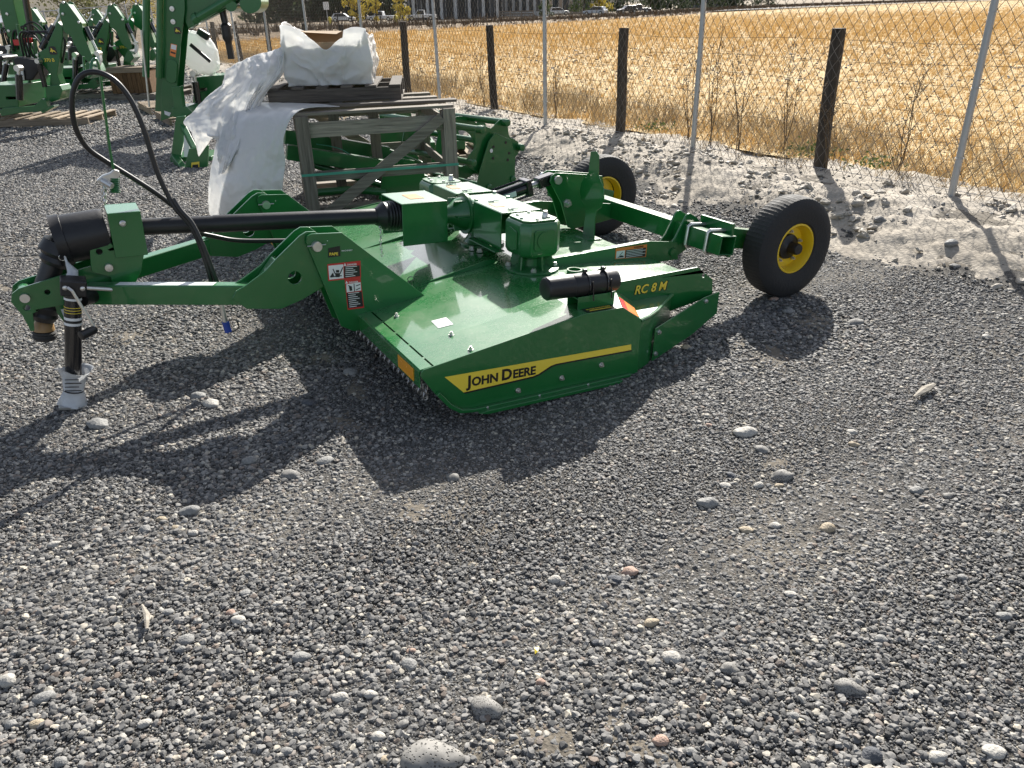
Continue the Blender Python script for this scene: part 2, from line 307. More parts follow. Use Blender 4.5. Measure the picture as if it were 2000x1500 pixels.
# silt bank along the fence
t = np.concatenate([np.arange(-4.5, 9, 0.03), np.geomspace(9, 50, 260)]); s = np.linspace(-1.75, 0.75, 80)
T, S = np.meshgrid(t, s); X = FA[0] + FD[0]*T + FN[0]*S; Y = FA[1] + FD[1]*T + FN[1]*S
n1 = fnoise(X, Y, 1.3, 3.1, 3); n2 = fnoise(X, Y, 6.0, 9.2, 3); n3 = fnoise(X, Y, 22.0, 5.0, 2)
vo = np.empty(X.size); v2 = np.empty(X.size)
for i, (x, y) in enumerate(zip(X.ravel(), Y.ravel())):
    d, _ = noise.voronoi((x*5.5 + 0.4*n2.flat[i], y*5.5, 1.7 + 0.5*n1.flat[i])); vo[i] = d[1] - d[0]
    d, _ = noise.voronoi((x*14 + 0.5*n3.flat[i], y*14, 4.2)); v2[i] = d[1] - d[0]
vo = np.clip(vo.reshape(X.shape), 0, 0.5) / 0.5; v2 = np.clip(v2.reshape(X.shape), 0, 0.45) / 0.45
env = sst(-1.75, -0.9, S); lump = sst(-0.15, 0.35, n1 + 0.25)
Z = height(X, Y) + env * (0.050*n1 + 0.016*n2 + 0.007*n3 + lump*(0.022*(vo**0.5 - 0.7) + 0.013*(v2**0.5 - 0.7))) - 0.055*(1 - sst(-1.75, -1.15, S + 0.25*n1)) + 0.004
tag(sheet('silt_bank', X, Y, M['berm'], 0.0, Z), kind='structure')
bankZ = (t, s, Z)
def bank_z(x, y):
    tt = (x - FA[0])*FD[0] + (y - FA[1])*FD[1]; ss = fence_s(x, y)
    i = int(np.clip(np.searchsorted(s_b, ss), 0, len(s_b)-1)); j = int(np.clip(np.searchsorted(t_b, tt), 0, len(t_b)-1)); return float(Z_b[i, j])
t_b, s_b, Z_b = t, s, Z
# stubble field: from the fence to its far edge
far_px = [(300, 92), (450, 82), (600, 73), (740, 64), (870, 57), (1000, 50), (1150, 41), (1300, 32), (1420, 22), (1600, 13), (1800, 5), (1990, -2), (2300, -9), (2700, -14)]
farp = np.array([ground_at(*p)[:2] for p in far_px])
tn = np.linspace(26, -16, len(farp)); tn = np.array([30, 24, 19, 15, 12, 9, 6.5, 4, 2, 0, -3, -6, -11, -18.0])
nearp = FA + np.outer(tn, FD) + 0.55*FN
k = np.linspace(0, 1, 70)**2.2; ii = np.linspace(0, len(farp)-1, 90); i0 = np.minimum(ii.astype(int), len(farp)-2); fr = (ii - i0)[:, None]
nf = nearp[i0]*(1-fr) + nearp[i0+1]*fr; ff = farp[i0]*(1-fr) + farp[i0+1]*fr
X = nf[None, :, 0]*(1-k[:, None]) + ff[None, :, 0]*k[:, None]; Y = nf[None, :, 1]*(1-k[:, None]) + ff[None, :, 1]*k[:, None]
D = np.hypot(X, Y); st = np.abs(np.sin((Y*0.9 + X*0.12)*2.2 + 1.5*np.sin(X*0.21)))
dens = np.clip(2.0e3 / D**1.6, 0.2, 50) * (0.45 + 0.55*st)
field = tag(sheet('stubble_field', X, Y, M['fieldm'], 0.0, attrs={'dens': dens, 'size': np.clip(D/22, 0.75, 1.9)}), kind='structure')
# verge beyond the field and the road
kk = np.array([0, 0.1, 0.25, 0.45, 0.7, 1.0])[:, None]
dirf = ff / np.linalg.norm(ff, axis=1)[:, None]; wid = np.clip(np.linalg.norm(ff, axis=1)*0.55, 14, 90)[:, None]
fe = ff + dirf * wid
X = ff[None, :, 0]*(1-kk) + fe[None, :, 0]*kk; Y = ff[None, :, 1]*(1-kk) + fe[None, :, 1]*kk
hump = np.array([0, 0.25, 0.30, 0.1, 0.05, 0.0])[:, None] * np.ones((1, X.shape[1]))
dv = np.ones(X.shape)*0.8; verge = tag(sheet('dry_verge', X, Y, M['vergem'], 0.012, height(X, Y) + hump, attrs={'dens': dv, 'size': np.full(X.shape, 3.2)}), kind='structure')
rp = np.array([[gx(px, d), d] for px, d in ((330, 150), (560, 138), (800, 140), (1000, 150), (1300, 190), (1700, 260), (2200, 330))])
rd = np.gradient(rp, axis=0); rn = np.stack([-rd[:, 1], rd[:, 0]], 1); rn /= np.linalg.norm(rn, axis=1)[:, None]
off = np.array([-4, -2, 0, 2, 4.0])[:, None, None]; R3 = rp[None] + off * rn[None]
tag(sheet('road', R3[..., 0], R3[..., 1], M['asphalt'], 0.28), kind='structure')
# hills far away
hb = MB(); ang = np.linspace(-75, 75, 60); vs = []; fs = []
for i, a in enumerate(ang):
    x, y = math.sin(rad(a)), math.cos(rad(a)); hh = 250 + 140*noise.fractal((a*0.07, 2.3, 0), 1, 2, 4) + 90*math.exp(-((a + 33)/6)**2)
    vs += [(x*11000, y*11000, -40), (x*11800, y*11800, hh*0.8), (x*12600, y*12600, hh*1.15), (x*13800, y*13800, -40)]
for i in range(len(ang)-1):
    for j in range(3): fs.append((i*4+j, i*4+4+j, i*4+5+j, i*4+1+j))
tag(hb.add(vs, fs).build('hills', 'hill'), kind='structure')

# ------------------------------------------------------------ chain-link fence
def fpt(t_, s_=0.0): return np.array([FA[0] + FD[0]*t_ + FN[0]*s_, FA[1] + FD[1]*t_ + FN[1]*s_])
cl = empty('chain_link_fence', 'tall galvanised chain-link fence between the gravel yard and the stubble field', 'fence', (*fpt(0), 0.15))
O = Vector((*fpt(0), 0.15))
post_t = [-5.6, -2.75] + [-0.1, 2.70, 5.42, 8.40, 11.4, 14.4, 17.4, 20.4, 23.4, 26.4, 29.4, 32.4, 35.4, 38.4, 41.4]
pm_ = MB().tube([(0, 0, -0.3), (0, 0, 1.98)], 0.026, 14).lathe([(0, 0.030), (0.03, 0.030), (0.045, 0.012), (0.046, 0)], (0, 0, 1.975), (0, 0, 1), 14).build('post', 'galv', cl)
ties = MB()
for i, tt in enumerate(post_t):
    p = fpt(tt); z = bank_z(*p) if tt > -4.4 else 0.17; lo = Vector((p[0], p[1], z)) - O
    if i == 0: pm_.location = lo; q = pm_
    else: q = dup(pm_, cl, lo)
    q.rotation_euler = (rad(random.uniform(-0.8, 0.8)), rad(random.uniform(-0.8, 0.8)), 0)
    for zz in (0.3, 0.8, 1.3, 1.75): ties.ring(lo + Vector((0, 0, zz)), (0, 0, 1), 0.031, 0.002, 10, 4)
ties.build('wire_ties', 'galv', cl)['kind'] = 'stuff'
wm = MB(); a_, hstep, r_ = 0.047, 0.0625, 0.0028; t0, t1 = -6.0, 42.0; V = []; Fs = []
nrow = 31; ntp = int((t1 - t0)/a_); sd3 = np.array([[1, 0], [-0.5, 0.866], [-0.5, -0.866]])
for i in range(ntp):
    tb = t0 + i*a_
    if tb > 20 and i % 2: continue
    am = a_ if tb <= 20 else a_*2
    z0 = (height(*fpt(tb)) if tb > -4.4 else 0.17) + 0.01 - 0.15
    rr = r_ if tb <= 14 else r_*1.25
    base = len(V)
    for j in range(nrow + 1):
        ph = i if tb <= 20 else i // 2; tt = tb + (am if (j + ph) % 2 else 0); p = fpt(tt) - FA; dp = 0.004 if j % 2 else -0.004; zz = z0 + j*hstep + 0.012*math.sin(tb*1.7)
        for (cx_, cy_) in sd3: V.append((p[0] + FD[0]*cx_*rr + FN[0]*(cy_*rr + dp), p[1] + FD[1]*cx_*rr + FN[1]*(cy_*rr + dp), zz))
    for j in range(nrow):
        b0 = base + j*3
        for k3 in range(3): Fs.append((b0 + k3, b0 + (k3+1) % 3, b0 + 3 + (k3+1) % 3, b0 + 3 + k3))
me = bpy.data.meshes.new('wire_mesh'); me.from_pydata([(x + FA[0] - O.x, y + FA[1] - O.y, z) for x, y, z in V], [], Fs); me.materials.append(M['wire'])
me.polygons.foreach_set('use_smooth', [True]*len(me.polygons))
o = bpy.data.objects.new('wire_mesh', me); COL.objects.link(o); o.parent = cl; o['kind'] = 'stuff'
for zz in (0.06, 1.90):
    MB().tube([Vector((*fpt(tt), height(*fpt(tt)) + zz)) - O for tt in np.linspace(t0, t1, 40)], 0.0022, 5).build('tension_wire', 'galv', cl)
# return of the fence at the back of the yard
c0 = fpt(42.0); bf = empty('back_fence', 'far chain-link fence with a top rail closing the back of the yard', 'fence', (c0[0], c0[1], 0))
dirb = -FN; pb_ = MB().tube([(0, 0, -0.8), (0, 0, 1.95)], 0.03, 8).build('post', 'galv', bf)
for i in range(16):
    x = dirb * (3.05*i); lo = (x[0], x[1], float(height(c0[0]+x[0], c0[1]+x[1])))
    if i == 0: pb_.location = lo
    else: dup(pb_, bf, lo)
MB().tube([(dirb[0]*3.05*i, dirb[1]*3.05*i, float(height(c0[0]+dirb[0]*3.05*i, c0[1]+dirb[1]*3.05*i)) + 1.9) for i in range(16)], 0.022, 8).build('top_rail', 'galv', bf)
V = []; Fs = []
for i in range(int(45.5/0.14)):
    for q in (0, 1):
        base = len(V); x0 = i*0.14
        for j in range(15):
            x = x0 + (0.07 if (j + q) % 2 else 0); p = dirb*x; z = float(height(c0[0]+p[0], c0[1]+p[1])) + 0.05 + j*0.13
            V += [(p[0] - 0.0025, p[1], z), (p[0] + 0.0025, p[1] - 0.003, z), (p[0], p[1] + 0.003, z)]
        for j in range(14):
            for k3 in range(3): Fs.append((base + j*3 + k3, base + j*3 + (k3+1) % 3, base + j*3 + 3 + (k3+1) % 3, base + j*3 + 3 + k3))
me = bpy.data.meshes.new('wire_mesh'); me.from_pydata(V, [], Fs); me.materials.append(M['wire']); o = bpy.data.objects.new('wire_mesh', me); COL.objects.link(o); o.parent = bf; o['kind'] = 'stuff'
# ------------------------------------------------------------ old barbed-wire fence on wooden posts
wf = empty('barbed_wire_fence', 'old barbed-wire fence on dark wooden posts just inside the stubble field', 'fence', (*fpt(1.1, 0.30), 0.1)); O2 = Vector((*fpt(1.1, 0.30), 0.1))
for i, tt in enumerate([-4.4, -1.5, 1.34, 4.25, 7.2, 10.2, 13.1, 15.5, 18.4, 21.3, 24.2, 27.1, 30.0, 33.0]):
    p = fpt(tt, 0.30); r = random.uniform(0.052, 0.066); b = MB(); hgt = 1.22 + random.uniform(-0.03, 0.04); ns = 9
    ln = random.uniform(-0.02, 0.03)
    if i == 2: ln = -0.02
    b.tube([(ln*(z/hgt) + 0.006*math.sin(z*5 + i), 0.006*math.cos(z*4 + i), z) for z in np.linspace(-0.25, hgt, ns)], [r*(1.08 - 0.10*k2/ns + random.uniform(-0.03, 0.03)) for k2 in range(ns)], 12)
    q = b.build('post', 'postwood', wf, 0.006); q.location = Vector((p[0], p[1], 0.13)) - O2; q.rotation_euler = (rad(random.uniform(-2, 2)), rad(random.uniform(-1.5, 1.5)), random.uniform(0, 3))
for zz in (0.42, 0.62, 0.82, 0.98, 1.14):
    pts = []; bb = MB()
    for tt in np.arange(-5, 33, 0.5):
        p = fpt(tt, 0.235); pts.append(Vector((p[0], p[1], 0.12 + zz + 0.012*math.sin(tt*2.2 + zz*9))) - O2)
    bb.tube(pts, 0.0019, 4)
    for tt in np.arange(-5, 16, 0.125):
        p = fpt(tt, 0.235); c = Vector((p[0], p[1], 0.12 + zz + 0.012*math.sin(tt*2.2 + zz*9))) - O2; a = random.uniform(0, 3)
        d = Vector((FN[0]*math.cos(a), FN[1]*math.cos(a), math.sin(a)))*0.013; bb.tube([c - d, c + d], 0.0015, 3)
    bb.build('barbed_wire', 'barb', wf)

# ------------------------------------------------------------ far side of the field: buildings, trees, vehicles
def place(px, d): x = gx(px, d); return x, d, float(height(x, d)) + 0.02
M['darkwall'] = pbr('dark_cladding', (0.085, 0.088, 0.092), 0.7, stretch=(8, 8, 0.4), scale=2)
M['palewall'] = pbr('pale_cladding', (0.52, 0.51, 0.49), 0.7, scale=1.5)
M['tanwall'] = pbr('tan_cladding', (0.30, 0.24, 0.18), 0.8, scale=1.5)
M['roofm'] = pbr('metal_roof', (0.45, 0.46, 0.48), 0.45, metal=0.2, scale=1.5)
def building(name, label, px0, px1, d, h, depth, wallm, cols=0, openm='glass', roof='roofm', nwin=5):
    x0, _, z = place(px0, d); x1 = gx(px1, d); L = x1 - x0
    b = empty(name, label, 'building', (x0, d, z))
    MB().box(0, L, 0, depth, -0.5, h).build('wall', wallm, b, 0.02)
    rf = MB().prism([(-0.4, h), (depth + 0.4, h), (depth/2, h + depth*0.16)], 'u', -0.4, L + 0.4).build('roof', roof, b)
    n = nwin
    for i in range(n):
        wx = L*(i + 0.5)/n; ww = L/n*0.30; wn = MB().box(wx - ww, wx + ww, -0.06, -0.01, 0.15 if cols else 1.0, h*0.62).build('window', openm, b)
        MB().prism([(wx - ww - 0.1, 0.1), (wx - ww - 0.1, h*0.66), (wx + ww + 0.1, h*0.66), (wx + ww + 0.1, 0.1), (wx + ww, 0.1), (wx + ww, h*0.625), (wx - ww, h*0.625), (wx - ww, 0.1)], 'v', -0.14, -0.005).build('frame', 'palewall', wn)
    for i in range(cols): cx_ = L*(i + 0.5)/cols; MB().box(cx_ - 0.35, cx_ + 0.35, -1.6, -0.9, -0.5, h*0.8).build('column', 'palewall', b, 0.02)
    if cols: MB().box(0, L, -1.9, 0.0, h*0.8, h*0.86).build('canopy', wallm, b)
    return b
building('barn', 'long dark barn with pale columns behind the parked white pickups', 795, 985, 205, 7.5, 14, 'darkwall', 7, 'ink', nwin=8)
building('office_building', 'pale building with dark window bays right of the dark barn', 975, 1072, 215, 6.5, 12, 'palewall', 0, 'glass', nwin=7)
building('shed', 'tan shed behind the parked dark vehicles at the road', 1075, 1155, 240, 6, 12, 'tanwall', 0, 'glass', nwin=4)
building('warehouse', 'low white warehouse past the back fence of the yard', -130, 22, 170, 2.0, 8, 'palewall', 0, 'glass', nwin=4)
building('metal_shed', 'low grey metal shed beyond the back fence behind the backhoes', 140, 182, 190, 2.4, 6, 'roofm', 0, 'palewall', nwin=3)
building('blue_shed', 'long low shed with grey roof at the right end of the tree row', 1340, 1440, 330, 6, 14, 'darkwall', 0, 'glass', nwin=5)
leafm = {'g': leafmat('tree_leaf_green', (0.035, 0.06, 0.018), (0.085, 0.115, 0.035)), 'd': leafmat('tree_leaf_dark', (0.035, 0.052, 0.026), (0.075, 0.095, 0.045)), 'y': leafmat('tree_leaf_yellow', (0.38, 0.30, 0.04), (0.55, 0.44, 0.08)), 'l': leafmat('tree_leaf_olive', (0.10, 0.11, 0.05), (0.2, 0.2, 0.09))}
def tree(px, d, h, r, kind, label, group=None, low=0.15, leaf=0.35, n=1500):
    x, y, z = place(px, d); o = empty('tree', label, 'tree', (x, y, z), group=group)
    rs = random.Random(int(px*7 + d)); b = MB(); b.tube([(0, 0, -0.4), (0.05*h*0.1, 0, h*0.3), (0.02*h, 0.02*h, h*0.75)], [h*0.028, h*0.02, h*0.006], 8)
    for i in range(7):
        a = i*2.4; z0 = h*(0.22 + 0.07*i); b.tube([(0, 0, z0), (r*0.45*math.cos(a), r*0.45*math.sin(a), z0 + h*0.12), (r*0.8*math.cos(a), r*0.8*math.sin(a), z0 + h*0.17)], [h*0.012, h*0.007, h*0.003], 6)
    b.build('trunk', 'bark', o); V = []; Fs = []
    cl_ = [(rs.gauss(0, 0.42)*r, rs.gauss(0, 0.42)*r, h*(low + (0.95 - low)*rs.random()), r*rs.uniform(0.22, 0.42)) for _ in range(26)]
    for i in range(n):
        c = rs.choice(cl_); v = Vector((rs.gauss(0, 1), rs.gauss(0, 1), rs.gauss(0, 0.8))).normalized() * c[3] * rs.random()**0.4; p = Vector(c[:3]) + v
        if p.z < h*low*0.7: p.z = h*low*0.7 + rs.random()*0.3
        a = Vector((rs.gauss(0, 1), rs.gauss(0, 1), rs.gauss(0, 1))).normalized(); bb = a.orthogonal().normalized(); s_ = leaf*rs.uniform(0.5, 1.2); k = len(V)
        V += [p - a*s_*0.5, p + bb*s_*0.3, p + a*s_*0.5, p - bb*s_*0.3]; Fs.append((k, k+1, k+2, k+3))
    me = bpy.data.meshes.new('crown'); me.from_pydata([tuple(v) for v in V], [], Fs); me.materials.append(leafm[kind]); c = bpy.data.objects.new('crown', me); COL.objects.link(c); c.parent = o
    return o
tree(697, 150, 5.2, 2.1, 'y', 'small yellow-leaved tree beside the road left of the white pickups', low=0.12, leaf=0.4)
tree(785, 150, 5.0, 1.7, 'y', 'slender yellow-green tree standing among the parked pickups', low=0.10, leaf=0.35)
tree(733, 152, 5.4, 1.0, 'y', 'narrow yellow tree next to the small yellow tree', low=0.1, leaf=0.35, n=800)
for px, d in ((520, 230), (560, 225), (600, 228), (640, 230), (680, 234), (720, 236), (760, 240)): tree(px, d, 13 + (px % 40)/20, 8.5, 'd', 'tall dark evergreen in the windbreak behind the yellow trees', 'windbreak evergreens behind the yellow trees', low=0.02, leaf=1.5, n=1500)
tree(1066, 150, 4.6, 1.5, 'g', 'small round green tree in front of the pale building', low=0.10)
tree(1140, 175, 7, 4.0, 'g', 'wide dark green tree shading the parked cars', low=0.22, leaf=0.5)
tree(1170, 172, 5.5, 2.0, 'y', 'small yellow tree beside the wide green tree', low=0.12, leaf=0.4, n=1000)
for px, d in ((1205, 250), (1270, 255), (1310, 262), (1375, 270), (1450, 330), (1500, 335), (1290, 300), (1420, 320)): tree(px, d, 9, 7, 'd', 'dark tree in the row along the far right edge of the field', 'trees along the far right edge of the field', low=0.05, leaf=1.1, n=1200)
tree(126, 95, 6.5, 3.6, 'l', 'loose olive tree showing above the folded backhoe booms', low=0.15, leaf=0.3, n=1800)
tree(172, 110, 6.0, 3.5, 'l', 'low olive bush-like tree behind the grey metal shed', low=0.15, leaf=0.35, n=1500)
tree(270, 100, 6.5, 3.2, 'y', 'yellowing tree behind the second group of backhoes', low=0.1, leaf=0.3, n=1600)
tree(243, 105, 6.0, 3.0, 'l', 'olive tree left of the yellowing tree behind the backhoes', low=0.15, leaf=0.3, n=1500)
def vehicle(name, label, px, d, col, cat, pick=True, rz=0.0):
    x, y, z = place(px, d); o = empty(name, label, cat, (x, y, z + 0.3), (0, 0, rz)); mt = pbr(name + '_paint', col, 0.25, coat=0.6, var=0.05)
    L = 5.4 if pick else 4.5; h = 1.05
    body = [(-L/2, 0.45), (-L/2, 0.95), (-L*0.18, 1.02), (L*0.16, 1.02), (L*0.46, 0.94), (L/2, 0.8), (L/2, 0.45)] if pick else [(-L/2, 0.4), (-L/2, 0.95), (-L*0.4, 1.0), (L*0.22, 0.98), (L*0.45, 0.85), (L/2, 0.7), (L/2, 0.4)]
    MB().prism(body, 'v', -0.92, 0.92).build('body', mt, o, 0.06)
    cab = [(-L*0.13, 1.0), (-L*0.10, 1.75), (L*0.10, 1.80), (L*0.22, 1.0)] if pick else [(-L*0.46, 0.95), (-L*0.38, 1.55), (L*0.05, 1.6), (L*0.24, 0.95)]
    cb = MB().prism(cab, 'v', -0.78, 0.78).build('cab', mt, o, 0.06)
    wn = [(a*0.86 + 0.02, 1.0 + (b_ - 1.0)*0.86 + 0.05) for a, b_ in cab]
    for v in (-0.80, 0.785): MB().prism(wn, 'v', v, v + 0.015).build('side_window', 'glass', cb)
    for wx in (-L*0.32, L*0.32):
        for v in (-0.82, 0.82):
            ty = MB().lathe([(-0.11, 0.2), (-0.11, 0.37), (-0.06, 0.40), (0.06, 0.40), (0.11, 0.37), (0.11, 0.2)], (wx, v, 0.40), (0, 1, 0), 18).build('wheel', 'rubber', o); MB().lathe([(-0.115, 0.21), (0.115, 0.21)], (wx, v, 0.40), (0, 1, 0), 14).build('rim', 'zinc', ty)
    for v in (-0.6, 0.6): MB().box(L/2 - 0.03, L/2 + 0.02, v - 0.2, v + 0.2, 0.65, 0.8).build('headlight', 'white', o)
    return o
vehicle('pickup_truck', 'white pickup truck parked in front of the dark barn', 822, 158, (0.75, 0.75, 0.75), 'truck', True, rad(180))
vehicle('pickup_truck', 'white pickup truck with dark bed between the yellow trees', 742, 165, (0.72, 0.72, 0.72), 'truck', True, rad(170))
vehicle('parked_car', 'white car parked left of the small yellow tree', 668, 165, (0.7, 0.71, 0.72), 'car', False, 0)
vehicle('parked_car', 'silver car parked under the wide green tree', 1163, 165, (0.45, 0.47, 0.5), 'car', False, rad(150))
vehicle('parked_car', 'black car parked in front of the tan shed', 1225, 190, (0.02, 0.02, 0.025), 'car', False, rad(200))
vehicle('parked_van', 'dark blue van parked beside the black car', 1248, 195, (0.03, 0.04, 0.07), 'van', True, rad(180))
vehicle('parked_car', 'white car parked beyond the small round tree', 1092, 185, (0.7, 0.7, 0.7), 'car', False, 0)
# wooden corral panel and roadside posts
x, y, z = place(975, 118); gt = empty('corral_fence', 'grey wooden rail corral fence at the edge of the stubble field', 'fence', (x, y, z))
x1 = gx(1042, 112) - x
for i in range(4): MB().beam((x1*i/3, -i*1.5, -0.3), (x1*i/3, -i*1.5, 1.45), 0.16, 0.16, (0, 1, 0)).build('post', 'greywoodz', gt)
for zz in (0.35, 0.7, 1.05, 1.35): MB().beam((0, 0, zz), (x1, -4.5, zz), 0.05, 0.16).build('rail', 'greywood', gt)
rf = empty('roadside_fence', 'row of short wooden fence posts with wire along the far road', 'fence', (gx(540, 100), 100, 0))
for i in range(16):
    px = 545 + i*28; d = 100 + i*2.2; x, y, z = place(px, d); MB().tube([(x - gx(540, 100), y - 100, z - 0.2), (x - gx(540, 100) + random.uniform(-0.05, 0.05), y - 100, z + 1.25)], 0.085, 8).build('post', 'postwood', rf)
for zz in (0.5, 0.85, 1.15): MB().tube([(gx(545 + i*28, 100 + i*2.2) - gx(540, 100), i*2.2, float(height(gx(545 + i*28, 100 + i*2.2), 100 + i*2.2)) + zz) for i in range(16)], 0.012, 4).build('wire', 'barb', rf)
for px, d, lab in ((641, 140, 'yellow fire hydrant post left of the white parked car'), (771, 138, 'yellow marker post below the slender yellow-green tree')):
    x, y, z = place(px, d); hy = empty('marker_post', lab, 'post', (x, y, z)); MB().lathe([(0, 0.28), (0.9, 0.28), (1.1, 0.32), (1.3, 0.2), (1.35, 0)], (0, 0, 0), (0, 0, 1), 12).build('body', 'decal', hy); MB().lathe([(-0.4, 0.12), (0.4, 0.12)], (0, 0, 0.8), (1, 0, 0), 10).build('cap', 'decal', hy)
x, y, z = place(637, 120); sg_ = empty('road_sign', 'small white road sign on a post beside the far road', 'sign', (x, y, z)); MB().tube([(0, 0, -0.2), (0, 0, 3.2)], 0.05, 8).build('pole', 'galv', sg_); MB().box(-0.4, 0.4, -0.06, -0.03, 2.2, 3.2).build('panel', 'white', sg_)

# ============================================================ the rotary mower, local axes: x rearward, y across, z up
MA, MP = rad(28.5), rad(3.0)
Ud = np.array([math.cos(MA)*math.cos(MP), math.sin(MA)*math.cos(MP), -math.sin(MP)])
Vd = np.array([-math.sin(MA), math.cos(MA), 0.0]); Wd = np.cross(Ud, Vd)
MO = np.array([0.496, 3.258, 0.0]) - 0.80 * Ud
mower = empty('rotary_mower', 'green pull-type rotary mower with yellow-rimmed wheels parked on the gravel', 'mower', MO.tolist(), (0, MP, MA))
def to_m(p): q = np.array(p) - MO; return (float(q @ Ud), float(q @ Vd), float(q @ Wd))
def mv(px, py, v):                                       # pixel onto the mower's plane y = v
    d = ray(px, py); p0 = MO + v * Vd; c = np.array([0, 0, CH]); return to_m(c + d * ((p0 - c) @ Vd) / (d @ Vd))
VC = 1.30
def mir(v): return 2 * VC - v
def P(mat='green', bev=0.003): return dict(mat=mat, bevel=bev)
G = 'green'
# --- deck sheets
def deck_w(u): return 0.238 + (0.009/0.06)*(u+0.19) if u < -0.13 else (0.247 + (u+0.13)*(0.108/0.73) if u < 0.6 else (0.355 if u < 1.05 else 0.355 - (u-1.05)*0.06))
dk = MB(); us = [-0.13, 0.6, 0.8, 1.05, 1.52]
top = [(u, deck_w(u)) for u in us]
dk.prism(top + [(u, z - 0.006) for u, z in reversed(top)], 'v', 0.245, mir(0.245))
dk.prism([(-0.13, 0.247), (0.6, 0.355), (0.6, 0.349), (-0.13, 0.241)], 'v', 0.006, 0.2449); dk.prism([(0.6, 0.006), (0.8, 0.006), (0.935, 0.2449), (0.6, 0.2449)], 'w', 0.349, 0.355)
dk.prism([(-0.13, 0.247), (0.6, 0.355), (0.6, 0.349), (-0.13, 0.241)], 'v', mir(0.2449), mir(0.006)); dk.prism([(0.6, mir(0.006)), (0.8, mir(0.006)), (0.935, mir(0.2449)), (0.6, mir(0.2449))], 'w', 0.349, 0.355)
deck = dk.build('deck', 'deckgreen', mower)
fl = MB().prism([(-0.197, 0.160), (-0.197, 0.232), (-0.190, 0.240), (-0.139, 0.247), (-0.139, 0.241), (-0.187, 0.234), (-0.191, 0.229), (-0.191, 0.160)], 'v', 0.012, mir(0.012)).build('front_lip', 'deckgreen', mower, 0.001)
amb = MB().box(-0.2005, -0.1975, 0.065, 0.235, 0.170, 0.226).build('reflector', 'amber', fl, 0.001)
r2 = amb.copy(); COL.objects.link(r2); r2.parent = fl; r2.location = (0, mir(0.235) - 0.065, 0)
# seam tacks bridging the gap between lip and deck
sb = MB()
for k in range(16): sb.box(-0.141, -0.128, 0.10 + k*0.16, 0.114 + k*0.16, 0.2405, 0.2465)
sb.build('seam_weld', 'deckgreen', deck)
lab = quad_plate([(0.035, 0.335, deck_w(0.035)+0.001), (0.105, 0.325, deck_w(0.105)+0.001), (0.112, 0.42, deck_w(0.112)+0.001), (0.042, 0.43, deck_w(0.042)+0.001)], 0.0008, (0, 0, 1)).build('paper_label', 'white', deck)
ll = MB()
for k in range(4): ll.box(0.062 + k*0.010, 0.067 + k*0.010, 0.345, 0.385, deck_w(0.06 + k*0.01)+0.0022, deck_w(0.06 + k*0.01)+0.0026)
ll.build('print', 'ink', lab)
